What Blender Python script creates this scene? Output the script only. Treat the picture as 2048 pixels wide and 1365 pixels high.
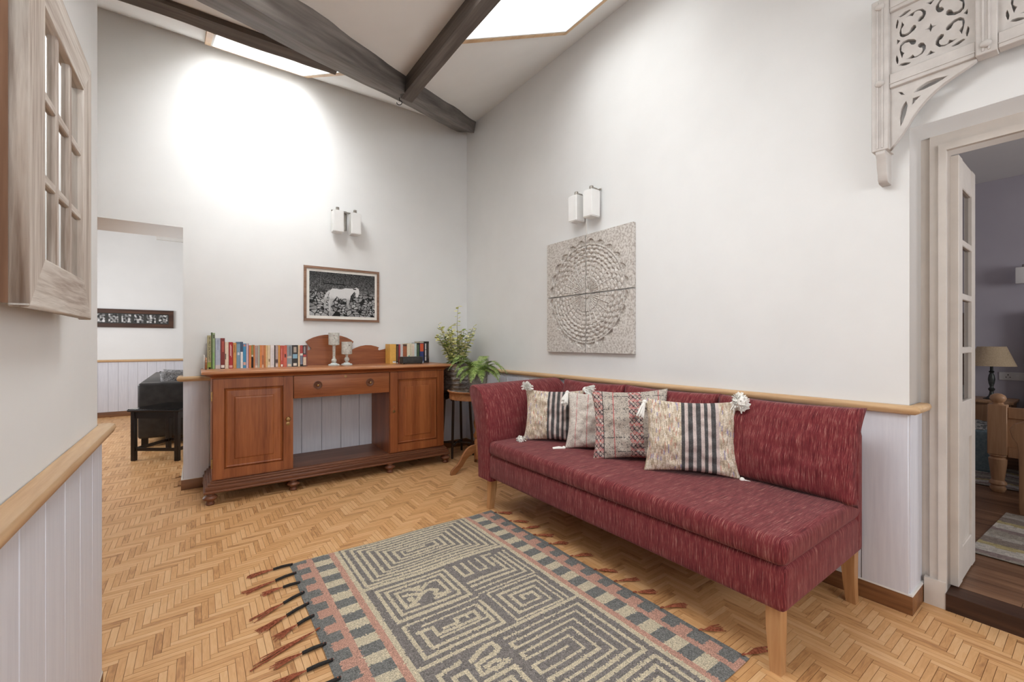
import bpy, bmesh, math, random
import numpy as np
from mathutils import Vector, Matrix, noise

for o in list(bpy.data.objects):
    bpy.data.objects.remove(o, do_unlink=True)
SC = bpy.context.scene
COL = SC.collection
rnd = random.Random(7)
PI = math.pi

def srgb(r, g, b):
    f = lambda v: v / 12.92 if v <= .04045 else ((v + .055) / 1.055) ** 2.4
    return (f(r / 255), f(g / 255), f(b / 255), 1.0)

# ------------------------------------------------------------------ camera, world, lights, exposure
F_PX, YAW, CAM = 865.0, math.radians(35.905), Vector((-2.543, -4.418, 1.2))
cam_d = bpy.data.cameras.new('camera')
cam_d.sensor_width = 36.0
cam_d.lens = F_PX / 2048 * 36
cam_d.shift_y = 2.9 / 2048
cam_d.clip_start = .02
cam = bpy.data.objects.new('camera', cam_d)
COL.objects.link(cam)
cam.location = CAM
cam.rotation_euler = (PI / 2, 0, -YAW)
SC.camera = cam

world = bpy.data.worlds.new('world')
SC.world = world
world.use_nodes = True
bg = world.node_tree.nodes['Background']
bg.inputs[0].default_value = (.86, .93, 1.0, 1)
bg.inputs[1].default_value = 1.0

SKY_A, SKY_B, FILL_C = 7.2, 2.7, 6.0          # glow of two frosted roof lights and an added unseen one

def area(name, loc, rot, sx, sy, power, col=(1, 1, 1)):
    d = bpy.data.lights.new(name, 'AREA')
    d.shape = 'RECTANGLE'
    d.size, d.size_y, d.energy, d.color = sx, sy, power, col
    o = bpy.data.objects.new(name, d)
    COL.objects.link(o)
    o.location = loc
    o.rotation_euler = rot
    return o
# added fill lamps at assumed windows (room behind the camera, living room beyond, bedroom)
area('fill_behind_camera', (-1.45, -6.62, 1.75), (-PI / 2, 0, PI), 2.0, 1.1, 26, (.97, .985, 1))
area('fill_living_room', (-4.9, 2.6, 1.6), (0, -PI / 2, 0), 1.3, 2.4, 40, (.97, .98, 1))
area('fill_bedroom', (2.2, -6.92, 1.7), (-PI / 2, 0, PI), 1.6, 1.2, 19, (1, .96, .95))

vs = SC.view_settings
vs.view_transform = 'Standard'
vs.look = 'None'
vs.exposure = 0.55
vs.gamma = 1.0
vs.use_curve_mapping = False

# ------------------------------------------------------------------ materials
MATS = {}

def _new(name):
    m = bpy.data.materials.new(name)
    m.use_nodes = True
    MATS[name] = m
    nt = m.node_tree
    b = nt.nodes['Principled BSDF']
    return m, nt, b

def _link(nt, a, b):
    nt.links.new(a, b)

def _noise(nt, scale3, nscale=1.0, detail=4.0, coord='Object', dist=0.0, rough=.55, uv=None):
    tc = nt.nodes.new('ShaderNodeTexCoord')
    mp = nt.nodes.new('ShaderNodeMapping')
    mp.inputs['Scale'].default_value = scale3
    nz = nt.nodes.new('ShaderNodeTexNoise')
    nz.inputs['Scale'].default_value = nscale
    nz.inputs['Detail'].default_value = detail
    nz.inputs['Roughness'].default_value = rough
    nz.inputs['Distortion'].default_value = dist
    _link(nt, tc.outputs[coord], mp.inputs['Vector'])
    _link(nt, mp.outputs[0], nz.inputs['Vector'])
    return nz, mp

def _ramp(nt, stops, fac):
    r = nt.nodes.new('ShaderNodeValToRGB')
    e = r.color_ramp.elements
    e[0].position, e[0].color = stops[0]
    e[1].position, e[1].color = stops[-1]
    for p, c in stops[1:-1]:
        n = e.new(p)
        n.color = c
    _link(nt, fac, r.inputs[0])
    return r

def _bump(nt, b, fac, strength, dist=.01):
    bp = nt.nodes.new('ShaderNodeBump')
    bp.inputs['Strength'].default_value = strength
    bp.inputs['Distance'].default_value = dist
    _link(nt, fac, bp.inputs['Height'])
    _link(nt, bp.outputs[0], b.inputs['Normal'])

def pmat(name, c1, c2=None, scale=(1, 1, 1), ns=6.0, rough=.6, metal=0.0, bump=0.0, lo=.35, hi=.65, detail=4.0, dist=0.0, spec=.4, bdist=.004):
    """procedural two-tone noise material"""
    m, nt, b = _new(name)
    c2 = c2 or tuple(min(1, v * 1.06) for v in c1[:3]) + (1,)
    nz, _ = _noise(nt, scale, ns, detail, dist=dist)
    r = _ramp(nt, [(lo, c1), (hi, c2)], nz.outputs['Fac'])
    _link(nt, r.outputs[0], b.inputs['Base Color'])
    b.inputs['Roughness'].default_value = rough
    b.inputs['Metallic'].default_value = metal
    b.inputs['Specular IOR Level'].default_value = spec
    if bump:
        _bump(nt, b, nz.outputs['Fac'], bump, bdist)
    return m

def wood(name, dark, mid, light, axis='x', rough=.45, fine=60.0, coarse=7.0, bump=.15, spec=.4):
    m, nt, b = _new(name)
    k = {'x': (.06, 1, 1), 'y': (1, .06, 1), 'z': (1, 1, .06)}[axis]
    n1, _ = _noise(nt, tuple(v * coarse for v in k), 1.0, 5.0, dist=.45)
    n2, _ = _noise(nt, tuple(v * fine for v in k), 1.0, 3.0, dist=.3)
    mx = nt.nodes.new('ShaderNodeMath')
    mx.operation = 'MULTIPLY_ADD'
    mx.inputs[1].default_value = .35
    _link(nt, n2.outputs['Fac'], mx.inputs[0])
    m2 = nt.nodes.new('ShaderNodeMath')
    m2.operation = 'MULTIPLY'
    m2.inputs[1].default_value = .65
    _link(nt, n1.outputs['Fac'], m2.inputs[0])
    _link(nt, m2.outputs[0], mx.inputs[2])
    r = _ramp(nt, [(.33, dark), (.5, mid), (.66, light)], mx.outputs[0])
    _link(nt, r.outputs[0], b.inputs['Base Color'])
    b.inputs['Roughness'].default_value = rough
    b.inputs['Specular IOR Level'].default_value = spec
    _bump(nt, b, n2.outputs['Fac'], bump, .002)
    return m

def attrmat(name, rough=.8, noise_amt=.25, ns=300.0, bump=.3, bdist=.003, scale=(1, 1, 1), spec=.3):
    """colour stored per face (flat woven or printed pattern) with thread noise on top"""
    m, nt, b = _new(name)
    at = nt.nodes.new('ShaderNodeAttribute')
    at.attribute_name = 'Col'
    nz, _ = _noise(nt, scale, ns, 2.0)
    mr = nt.nodes.new('ShaderNodeMapRange')
    mr.inputs['From Min'].default_value = .3
    mr.inputs['From Max'].default_value = .7
    mr.inputs['To Min'].default_value = 1 - noise_amt
    mr.inputs['To Max'].default_value = 1 + noise_amt
    _link(nt, nz.outputs['Fac'], mr.inputs['Value'])
    mx = nt.nodes.new('ShaderNodeVectorMath')
    mx.operation = 'MULTIPLY'
    _link(nt, at.outputs['Color'], mx.inputs[0])
    _link(nt, mr.outputs[0], mx.inputs[1])
    _link(nt, mx.outputs[0], b.inputs['Base Color'])
    b.inputs['Roughness'].default_value = rough
    b.inputs['Specular IOR Level'].default_value = spec
    if bump:
        _bump(nt, b, nz.outputs['Fac'], bump, bdist)
    return m

def parquet(name):
    m, nt, b = _new(name)
    oi = nt.nodes.new('ShaderNodeObjectInfo')
    ge = nt.nodes.new('ShaderNodeNewGeometry')
    ad = nt.nodes.new('ShaderNodeMath'); ad.operation = 'ADD'
    fr = nt.nodes.new('ShaderNodeMath'); fr.operation = 'FRACT'
    _link(nt, oi.outputs['Random'], ad.inputs[0])
    _link(nt, ge.outputs['Random Per Island'], ad.inputs[1])
    _link(nt, ad.outputs[0], fr.inputs[0])
    uv = nt.nodes.new('ShaderNodeUVMap')
    mp = nt.nodes.new('ShaderNodeMapping')
    mp.inputs['Scale'].default_value = (2.2, 14, 1)
    cb = nt.nodes.new('ShaderNodeCombineXYZ')
    m3 = nt.nodes.new('ShaderNodeMath'); m3.operation = 'MULTIPLY'; m3.inputs[1].default_value = 60
    _link(nt, fr.outputs[0], m3.inputs[0])
    _link(nt, m3.outputs[0], cb.inputs[0]); _link(nt, m3.outputs[0], cb.inputs[2])
    _link(nt, cb.outputs[0], mp.inputs['Location'])
    _link(nt, uv.outputs[0], mp.inputs['Vector'])
    nz = nt.nodes.new('ShaderNodeTexNoise')
    nz.inputs['Scale'].default_value = 1.0; nz.inputs['Detail'].default_value = 5; nz.inputs['Distortion'].default_value = .8
    _link(nt, mp.outputs[0], nz.inputs['Vector'])
    mixv = nt.nodes.new('ShaderNodeMath'); mixv.operation = 'MULTIPLY_ADD'
    mixv.inputs[1].default_value = .45
    half = nt.nodes.new('ShaderNodeMath'); half.operation = 'MULTIPLY'; half.inputs[1].default_value = .6
    _link(nt, nz.outputs['Fac'], half.inputs[0])
    _link(nt, fr.outputs[0], mixv.inputs[0]); _link(nt, half.outputs[0], mixv.inputs[2])
    r = _ramp(nt, [(.18, srgb(162, 112, 70)), (.34, srgb(206, 154, 102)), (.55, srgb(222, 172, 119)), (.80, srgb(232, 188, 138))], mixv.outputs[0])
    _link(nt, r.outputs[0], b.inputs['Base Color'])
    b.inputs['Roughness'].default_value = .42
    b.inputs['Specular IOR Level'].default_value = .38
    _bump(nt, b, nz.outputs['Fac'], .12, .001)
    return m

def streak(name, axis=None):
    """red upholstery: fine yarn streaks; axis = world axis across the streaks, None chooses by face"""
    m, nt, b = _new(name)
    tc = nt.nodes.new('ShaderNodeTexCoord')
    sp = nt.nodes.new('ShaderNodeSeparateXYZ')
    _link(nt, tc.outputs['Object'], sp.inputs[0])
    def coord(ax):
        cb = nt.nodes.new('ShaderNodeCombineXYZ')
        a = nt.nodes.new('ShaderNodeMath'); a.operation = 'MULTIPLY'; a.inputs[1].default_value = 620
        _link(nt, sp.outputs[ax], a.inputs[0]); _link(nt, a.outputs[0], cb.inputs[0])
        o = nt.nodes.new('ShaderNodeMath'); o.operation = 'MULTIPLY'; o.inputs[1].default_value = 12
        s2 = nt.nodes.new('ShaderNodeMath'); s2.operation = 'ADD'
        other = [q for q in ('X', 'Y', 'Z') if q != ax]
        _link(nt, sp.outputs[other[0]], s2.inputs[0]); _link(nt, sp.outputs[other[1]], s2.inputs[1])
        _link(nt, s2.outputs[0], o.inputs[0]); _link(nt, o.outputs[0], cb.inputs[1])
        return cb
    if axis in ('X', 'Y'):
        vec = coord(axis).outputs[0]
    else:
        test = 'X' if axis == 'arm' else 'Y'
        ge = nt.nodes.new('ShaderNodeNewGeometry')
        sn = nt.nodes.new('ShaderNodeSeparateXYZ'); _link(nt, ge.outputs['True Normal'], sn.inputs[0])
        ab = nt.nodes.new('ShaderNodeMath'); ab.operation = 'ABSOLUTE'; _link(nt, sn.outputs[test], ab.inputs[0])
        gt = nt.nodes.new('ShaderNodeMath'); gt.operation = 'GREATER_THAN'; gt.inputs[1].default_value = .7
        _link(nt, ab.outputs[0], gt.inputs[0])
        mx = nt.nodes.new('ShaderNodeMix'); mx.data_type = 'VECTOR'
        _link(nt, gt.outputs[0], mx.inputs[0])
        c_no, c_yes = ('X', 'Y') if axis == 'arm' else ('Y', 'X')
        _link(nt, coord(c_no).outputs[0], mx.inputs[4]); _link(nt, coord(c_yes).outputs[0], mx.inputs[5])
        vec = mx.outputs[1]
    nz = nt.nodes.new('ShaderNodeTexNoise')
    nz.inputs['Scale'].default_value = 1.0; nz.inputs['Detail'].default_value = 3; nz.inputs['Roughness'].default_value = .7
    _link(nt, vec, nz.inputs['Vector'])
    n2 = nt.nodes.new('ShaderNodeTexNoise')
    n2.inputs['Scale'].default_value = .13; n2.inputs['Detail'].default_value = 2
    _link(nt, vec, n2.inputs['Vector'])
    ma = nt.nodes.new('ShaderNodeMath'); ma.operation = 'MULTIPLY_ADD'; ma.inputs[1].default_value = .22
    sb_ = nt.nodes.new('ShaderNodeMath'); sb_.operation = 'SUBTRACT'; sb_.inputs[1].default_value = .11
    _link(nt, n2.outputs['Fac'], ma.inputs[0]); _link(nt, nz.outputs['Fac'], sb_.inputs[0]); _link(nt, sb_.outputs[0], ma.inputs[2])
    r = _ramp(nt, [(.26, srgb(46, 16, 20)), (.40, srgb(96, 33, 38)), (.52, srgb(124, 47, 52)), (.61, srgb(150, 82, 78)), (.73, srgb(206, 172, 156))], ma.outputs[0])
    _link(nt, r.outputs[0], b.inputs['Base Color'])
    b.inputs['Roughness'].default_value = .85
    b.inputs['Specular IOR Level'].default_value = .2
    b.inputs['Sheen Weight'].default_value = .12
    _bump(nt, b, nz.outputs['Fac'], .5, .0015)
    return m

pmat('wall_white', srgb(236, 236, 235), srgb(239, 239, 238), ns=3, rough=.75, bump=.03)
pmat('wall_lavender', srgb(218, 219, 228), srgb(226, 227, 235), scale=(30, 30, 2), ns=2, rough=.55, bump=.12)
pmat('ceiling_white', srgb(232, 230, 227), srgb(236, 234, 231), ns=2, rough=.8)
pmat('bedroom_wall', srgb(186, 182, 192), srgb(192, 188, 197), ns=2, rough=.8)
pmat('door_white', srgb(214, 206, 198), srgb(222, 214, 206), ns=9, rough=.5, bump=.06)
pmat('fret_white', srgb(202, 196, 191), srgb(214, 208, 203), ns=14, rough=.5, bump=.12)
pmat('joint_dark', srgb(132, 92, 58), srgb(144, 102, 66), ns=20, rough=.8)
parquet('parquet')
wood('pine', srgb(192, 150, 108), srgb(214, 178, 136), srgb(228, 198, 160), 'y', fine=90, coarse=9)
wood('pine_x', srgb(192, 150, 108), srgb(214, 178, 136), srgb(228, 198, 160), 'x', fine=90, coarse=9)
wood('base_wood_y', srgb(92, 56, 32), srgb(128, 84, 50), srgb(150, 104, 64), 'y', coarse=12)
wood('base_wood_x', srgb(92, 56, 32), srgb(128, 84, 50), srgb(150, 104, 64), 'x', coarse=12)
wood('cabinet_x', srgb(118, 62, 34), srgb(150, 88, 52), srgb(172, 106, 64), 'x', rough=.38, coarse=11, fine=90, bump=.08)
wood('cabinet_z', srgb(122, 64, 34), srgb(152, 88, 50), srgb(174, 106, 62), 'z', rough=.36, coarse=11, fine=90, bump=.08)
wood('cabinet_top', srgb(150, 92, 58), srgb(184, 124, 84), srgb(206, 150, 110), 'x', rough=.3, coarse=10, fine=80, bump=.06)
wood('cabinet_dark', srgb(92, 54, 36), srgb(120, 76, 54), srgb(142, 96, 70), 'x', rough=.4, coarse=12)
wood('beam_paint', srgb(72, 66, 61), srgb(104, 97, 92), srgb(134, 127, 121), 'x', rough=.62, coarse=10, fine=50, bump=.5)
wood('beam_paint_y', srgb(72, 66, 61), srgb(104, 97, 92), srgb(134, 127, 121), 'y', rough=.62, coarse=10, fine=50, bump=.5)
wood('worn_wood_y', srgb(150, 130, 116), srgb(206, 196, 186), srgb(230, 224, 216), 'y', rough=.8, coarse=26, fine=130, bump=.6)
wood('worn_wood_z', srgb(146, 126, 112), srgb(200, 188, 177), srgb(224, 216, 207), 'z', rough=.8, coarse=26, fine=130, bump=.6)
wood('raw_brown', srgb(92, 62, 44), srgb(124, 90, 68), srgb(148, 112, 88), 'z', rough=.75, coarse=12, fine=70, bump=.3)
wood('leg_wood', srgb(156, 108, 66), srgb(190, 142, 96), srgb(212, 168, 122), 'z', rough=.4, coarse=10)
wood('stool_dark', srgb(40, 25, 18), srgb(58, 38, 28), srgb(76, 52, 38), 'z', rough=.4)
wood('drum_wood', srgb(120, 74, 44), srgb(156, 104, 66), srgb(180, 128, 86), 'x', rough=.38)
wood('frame_brown', srgb(110, 78, 58), srgb(140, 106, 84), srgb(160, 126, 104), 'x', rough=.5, coarse=20)
wood('dark_frame', srgb(46, 28, 20), srgb(72, 46, 34), srgb(98, 66, 48), 'x', rough=.5, coarse=18)
wood('bed_wood', srgb(150, 112, 82), srgb(178, 138, 104), srgb(196, 158, 124), 'z', rough=.4)
wood('plank_wood', srgb(92, 62, 44), srgb(126, 92, 68), srgb(150, 114, 88), 'y', rough=.4, coarse=14)
wood('sill_wood', srgb(44, 26, 18), srgb(66, 42, 30), srgb(86, 58, 42), 'y', rough=.5, coarse=14)
wood('black_wood', srgb(16, 10, 8), srgb(26, 17, 14), srgb(36, 24, 20), 'x', rough=.3)
streak('sofa_red', None)
streak('sofa_arm', 'arm')
streak('sofa_red_y', 'Y')
attrmat('rug_weave', .95, .55, 330, .6, .003)
attrmat('cushion_weave', .95, .35, 500, .6, .002)
attrmat('print', .5, .06, 200, 0)
attrmat('leaf', .45, .12, 60, .1, .001)
attrmat('blanket', .9, .3, 300, .4)
pmat('tassel_white', srgb(246, 243, 236), srgb(252, 250, 245), ns=200, rough=.95)
pmat('yarn_rust', srgb(118, 58, 38), srgb(182, 108, 78), ns=120, rough=.95, bump=.4)
pmat('cord_black', srgb(26, 24, 24), srgb(48, 44, 42), ns=200, rough=.8, bump=.4)
pmat('nickel', srgb(150, 145, 138), srgb(168, 162, 155), ns=40, rough=.32, metal=1.0)
pmat('brass', srgb(150, 120, 78), srgb(176, 142, 96), ns=30, rough=.35, metal=1.0)
pmat('iron_black', srgb(22, 20, 20), srgb(34, 32, 31), ns=40, rough=.5, metal=.4)
pmat('opal_glass', srgb(232, 231, 229), srgb(240, 239, 237), ns=3, rough=.18, spec=.5)
pmat('paper_white', srgb(236, 233, 226), srgb(242, 239, 232), ns=30, rough=.8)
pmat('plaster_white', srgb(226, 224, 220), srgb(232, 230, 226), ns=5, rough=.6)
pmat('page_cream', srgb(206, 194, 170), srgb(226, 216, 194), scale=(260, 1, 1), ns=1.0, rough=.9)
pmat('mandala_wood', srgb(172, 162, 153), srgb(220, 215, 209), scale=(1, 1, 1), ns=70, rough=.85, bump=.45, lo=.34, hi=.58, detail=6, bdist=.002)
pmat('galvanised', srgb(108, 106, 104), srgb(186, 184, 182), scale=(1, 1, 4), ns=26, rough=.38, metal=.85, bump=.1)
pmat('concrete_pot', srgb(132, 126, 118), srgb(176, 170, 162), ns=24, rough=.85, bump=.3)
pmat('soil', srgb(44, 32, 24), srgb(66, 50, 38), ns=60, rough=1, bump=.6)
pmat('stem', srgb(92, 92, 60), srgb(120, 118, 80), ns=30, rough=.7)
pmat('candle_ceramic', srgb(196, 197, 190), srgb(222, 223, 216), ns=60, rough=.55, bump=.2, lo=.4, hi=.6)
pmat('candle_base', srgb(196, 202, 200), srgb(216, 220, 217), ns=40, rough=.5)
pmat('bud_green', srgb(104, 128, 110), srgb(130, 148, 130), ns=60, rough=.6)
pmat('bud_red', srgb(122, 78, 74), srgb(146, 100, 94), ns=60, rough=.6)
pmat('charcoal', srgb(52, 52, 50), srgb(66, 66, 64), ns=40, rough=.6)
pmat('leather_dark', srgb(40, 38, 38), srgb(54, 52, 52), ns=14, rough=.38, bump=.1)
pmat('fur_grey', srgb(84, 82, 82), srgb(160, 158, 158), scale=(1, 1, 1), ns=90, rough=1, bump=.8)
pmat('lamp_shade', srgb(190, 168, 138), srgb(204, 184, 154), scale=(1, 1, 1), ns=90, rough=.9, bump=.2)
pmat('pewter', srgb(62, 66, 64), srgb(92, 96, 92), ns=30, rough=.45, metal=.6)
pmat('basket_blue', srgb(110, 132, 140), srgb(132, 152, 160), ns=50, rough=.8, bump=.2)
pmat('switch_white', srgb(226, 224, 222), srgb(232, 230, 228), ns=5, rough=.35)
pmat('mirror', srgb(200, 200, 198), srgb(206, 206, 204), ns=2, rough=.03, metal=1.0)
m, nt, b = _new('glass')
b.inputs['Base Color'].default_value = (.93, .97, .95, 1)
b.inputs['Roughness'].default_value = .02
b.inputs['Transmission Weight'].default_value = 1
b.inputs['IOR'].default_value = 1.45
m, nt, b = _new('pane_dark')
nz, _ = _noise(nt, (1, 1, 1), 4)
r = _ramp(nt, [(.3, srgb(54, 46, 42)), (.7, srgb(72, 62, 58))], nz.outputs['Fac'])
_link(nt, r.outputs[0], b.inputs['Base Color'])
b.inputs['Roughness'].default_value = .06
for nm, st in (('roof_light_a', SKY_A), ('roof_light_b', SKY_B), ('fill_roof_light', FILL_C)):
    m, nt, b = _new(nm)
    b.inputs['Base Color'].default_value = (.9, .9, .9, 1)
    b.inputs['Emission Color'].default_value = (.955, .985, 1.0, 1)
    b.inputs['Emission Strength'].default_value = st

def flat(name, rgb, rough=.6):
    if name not in MATS:
        c = srgb(*rgb)
        pmat(name, c, tuple(min(1, v * 1.12 + .004) for v in c[:3]) + (1,), ns=40, rough=rough)
    return name

# ------------------------------------------------------------------ object helpers
def root(name, label, cat, loc=(0, 0, 0), group=None):
    o = bpy.data.objects.new(name, None)
    COL.objects.link(o)
    o.location = loc
    o.empty_display_size = .05
    o['label'] = label
    o['category'] = cat
    if group:
        o['group'] = group
    return o

def tag(o, label, cat, group=None):
    o['label'] = label
    o['category'] = cat
    if group:
        o['group'] = group
    return o

def put(name, me, mat=None, parent=None, kind=None, label=None, smooth=None):
    """link a mesh given in world coordinates as one object"""
    o = bpy.data.objects.new(name, me)
    COL.objects.link(o)
    if mat:
        me.materials.clear()
        for q in (mat if isinstance(mat, (list, tuple)) else [mat]):
            me.materials.append(MATS[q])
    if parent is not None:
        o.parent = parent
        if parent.parent is None:
            o.location = -Vector(parent.location)
    if kind:
        o['kind'] = kind
    if label:
        o['label'] = label
    if smooth is not None:
        shade(me, smooth)
    return o

def shade(me, angle):
    for p in me.polygons:
        p.use_smooth = True
    try:
        me.set_sharp_from_angle(angle=math.radians(angle))
    except Exception:
        pass

def from_bm(bm, name='m'):
    me = bpy.data.meshes.new(name)
    bmesh.ops.recalc_face_normals(bm, faces=bm.faces[:])
    bm.to_mesh(me)
    bm.free()
    return me

def bm_box(bm, x0, x1, y0, y1, z0, z1, mtx=None):
    vs_ = [bm.verts.new(v) for v in ((x0, y0, z0), (x1, y0, z0), (x1, y1, z0), (x0, y1, z0), (x0, y0, z1), (x1, y0, z1), (x1, y1, z1), (x0, y1, z1))]
    if mtx is not None:
        for v in vs_:
            v.co = mtx @ v.co
    for f in ((0, 3, 2, 1), (4, 5, 6, 7), (0, 1, 5, 4), (1, 2, 6, 5), (2, 3, 7, 6), (3, 0, 4, 7)):
        bm.faces.new([vs_[i] for i in f])
    return vs_

def box_me(x0, x1, y0, y1, z0, z1, bevel=0.0, seg=2, mtx=None):
    bm = bmesh.new()
    bm_box(bm, min(x0, x1), max(x0, x1), min(y0, y1), max(y0, y1), min(z0, z1), max(z0, z1))
    if bevel:
        bmesh.ops.bevel(bm, geom=bm.edges[:], offset=bevel, segments=seg, profile=.5, affect='EDGES', clamp_overlap=True)
    if mtx is not None:
        bmesh.ops.transform(bm, matrix=mtx, verts=bm.verts[:])
    return from_bm(bm)

def box(name, x0, x1, y0, y1, z0, z1, mat, parent=None, bevel=0.0, seg=2, mtx=None, kind=None, label=None):
    return put(name, box_me(x0, x1, y0, y1, z0, z1, bevel, seg, mtx), mat, parent, kind, label, 40 if bevel else None)

def boxes(name, lst, mat, parent=None, kind=None, bevel=0.0, mtx=None):
    bm = bmesh.new()
    for b_ in lst:
        bm_box(bm, *b_)
    if bevel:
        bmesh.ops.bevel(bm, geom=bm.edges[:], offset=bevel, segments=1, affect='EDGES', clamp_overlap=True)
    if mtx is not None:
        bmesh.ops.transform(bm, matrix=mtx, verts=bm.verts[:])
    return put(name, from_bm(bm), mat, parent, kind)

def lathe_me(prof, loc, seg=20, mtx=None):
    bm = bmesh.new()
    rings = []
    for r_, z_ in prof:
        if r_ < 1e-5:
            rings.append([bm.verts.new((0, 0, z_))])
        else:
            rings.append([bm.verts.new((r_ * math.cos(2 * PI * i / seg), r_ * math.sin(2 * PI * i / seg), z_)) for i in range(seg)])
    for a, c in zip(rings, rings[1:]):
        if len(a) == 1 and len(c) == 1:
            continue
        for i in range(seg):
            j = (i + 1) % seg
            if len(a) == 1:
                bm.faces.new((a[0], c[j], c[i]))
            elif len(c) == 1:
                bm.faces.new((a[i], a[j], c[0]))
            else:
                bm.faces.new((a[i], a[j], c[j], c[i]))
    for ring in (rings[0], rings[-1]):
        if len(ring) > 2:
            bm.faces.new(ring)
    if mtx is not None:
        bmesh.ops.transform(bm, matrix=mtx, verts=bm.verts[:])
    bmesh.ops.translate(bm, vec=Vector(loc), verts=bm.verts[:])
    return from_bm(bm)

def lathe(name, prof, loc, mat, parent=None, seg=20, mtx=None, ang=40):
    return put(name, lathe_me(prof, loc, seg, mtx), mat, parent, smooth=ang)

def bm_tube(bm, pts, rad, seg=8, cap=True):
    pts = [Vector(p) for p in pts]
    n = len(pts)
    rs = rad if isinstance(rad, (list, tuple)) else [rad] * n
    rings = []
    prev = None
    for i, p in enumerate(pts):
        t = (pts[min(i + 1, n - 1)] - pts[max(i - 1, 0)]).normalized()
        ref = prev if prev is not None else (Vector((0, 0, 1)) if abs(t.z) < .9 else Vector((1, 0, 0)))
        u = (ref - t * ref.dot(t)).normalized()
        w = t.cross(u)
        prev = u
        rings.append([bm.verts.new(p + (u * math.cos(2 * PI * k / seg) + w * math.sin(2 * PI * k / seg)) * rs[i]) for k in range(seg)])
    for a, c in zip(rings, rings[1:]):
        for k in range(seg):
            j = (k + 1) % seg
            bm.faces.new((a[k], a[j], c[j], c[k]))
    if cap:
        bm.faces.new(rings[0]); bm.faces.new(rings[-1])

def tube(name, pts, rad, mat, parent=None, seg=8):
    bm = bmesh.new()
    bm_tube(bm, pts, rad, seg)
    return put(name, from_bm(bm), mat, parent, smooth=50)

def plate_me(outer, holes, depth, mtx, bevel=0.0):
    """flat shape with holes in local (u, v), extruded 0..depth along local w, then placed by mtx"""
    cu = bpy.data.curves.new('shape', 'CURVE')
    cu.dimensions = '2D'
    cu.fill_mode = 'BOTH'
    cu.extrude = depth / 2 - bevel
    cu.bevel_depth = bevel
    cu.bevel_resolution = 1
    for loop in [outer] + list(holes):
        s_ = cu.splines.new('POLY')
        s_.points.add(len(loop) - 1)
        for p_, q in zip(s_.points, loop):
            p_.co = (q[0], q[1], 0, 1)
        s_.use_cyclic_u = True
    ob = bpy.data.objects.new('shape', cu)
    me = bpy.data.meshes.new_from_object(ob)
    bpy.data.objects.remove(ob)
    bpy.data.curves.remove(cu)
    me.transform(mtx @ Matrix.Translation((0, 0, depth / 2)))
    me.update()
    return me

def plate(name, outer, holes, depth, mtx, mat, parent=None, kind=None, bevel=0.0, label=None):
    return put(name, plate_me(outer, holes, depth, mtx, bevel), mat, parent, kind, label)

def frame_mtx(o, u, v):
    u, v = Vector(u).normalized(), Vector(v).normalized()
    w = u.cross(v)
    return Matrix(((u.x, v.x, w.x, o[0]), (u.y, v.y, w.y, o[1]), (u.z, v.z, w.z, o[2]), (0, 0, 0, 1)))

XZ = lambda y: frame_mtx((0, y, 0), (1, 0, 0), (0, 0, 1))        # plate grows to -y
YZ = lambda x: frame_mtx((x, 0, 0), (0, 1, 0), (0, 0, 1))        # plate grows to +x

def grid_me(nu, nv, fn, colfn=None, close=False):
    """grid surface, fn(u, v) -> point, colfn(u, v) -> rgb per face (u, v in 0..1)"""
    me = bpy.data.meshes.new('grid')
    vs_ = [fn(i / nu, j / nv) for j in range(nv + 1) for i in range(nu + 1)]
    fs = [(j * (nu + 1) + i, j * (nu + 1) + i + 1, (j + 1) * (nu + 1) + i + 1, (j + 1) * (nu + 1) + i) for j in range(nv) for i in range(nu)]
    me.from_pydata(vs_, [], fs)
    if colfn:
        at = me.attributes.new('Col', 'FLOAT_COLOR', 'FACE')
        buf = []
        for j in range(nv):
            for i in range(nu):
                c_ = colfn((i + .5) / nu, (j + .5) / nv)
                buf.extend((c_[0], c_[1], c_[2], 1.0))
        at.data.foreach_set('color', buf)
    me.update()
    return me

def join_me(lst):
    bm = bmesh.new()
    for me in lst:
        bm.from_mesh(me)
    out = bpy.data.meshes.new('joined')
    bm.to_mesh(out)
    bm.free()
    return out

def text_me(body, size, mtx, depth=.0003):
    cu = bpy.data.curves.new('lettering', 'FONT')
    cu.body = body
    cu.size = size
    cu.extrude = depth
    cu.align_x = 'CENTER'
    cu.align_y = 'CENTER'
    ob = bpy.data.objects.new('lettering', cu)
    me = bpy.data.meshes.new_from_object(ob)
    bpy.data.objects.remove(ob)
    bpy.data.curves.remove(cu)
    me.transform(mtx)
    return me

def proj(p):
    s_, c_ = math.sin(YAW), math.cos(YAW)
    v = Vector(p) - CAM
    dep = v.x * s_ + v.y * c_
    if dep < .05:
        return None
    return 1024 + F_PX * (v.x * c_ - v.y * s_) / dep, 685.4 - F_PX * v.z / dep, dep

# ------------------------------------------------------------------ setting: walls, ceiling, floor
K, ZC = .48, 3.70
NK = math.sqrt(1 + K * K)
SLA = frame_mtx((0, 0, ZC), (-1, 0, 0), (0, -1, -K))     # slope falling from the back wall: (u, v) = (-x, -y*NK)
SLB = frame_mtx((0, 0, ZC), (0, 1, 0), (-1, 0, -K))      # slope falling from the right wall: (u, v) = (y, -x*NK)
pa = lambda x, y: (-x, -y * NK)
pb = lambda x, y: (y, -x * NK)

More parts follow.
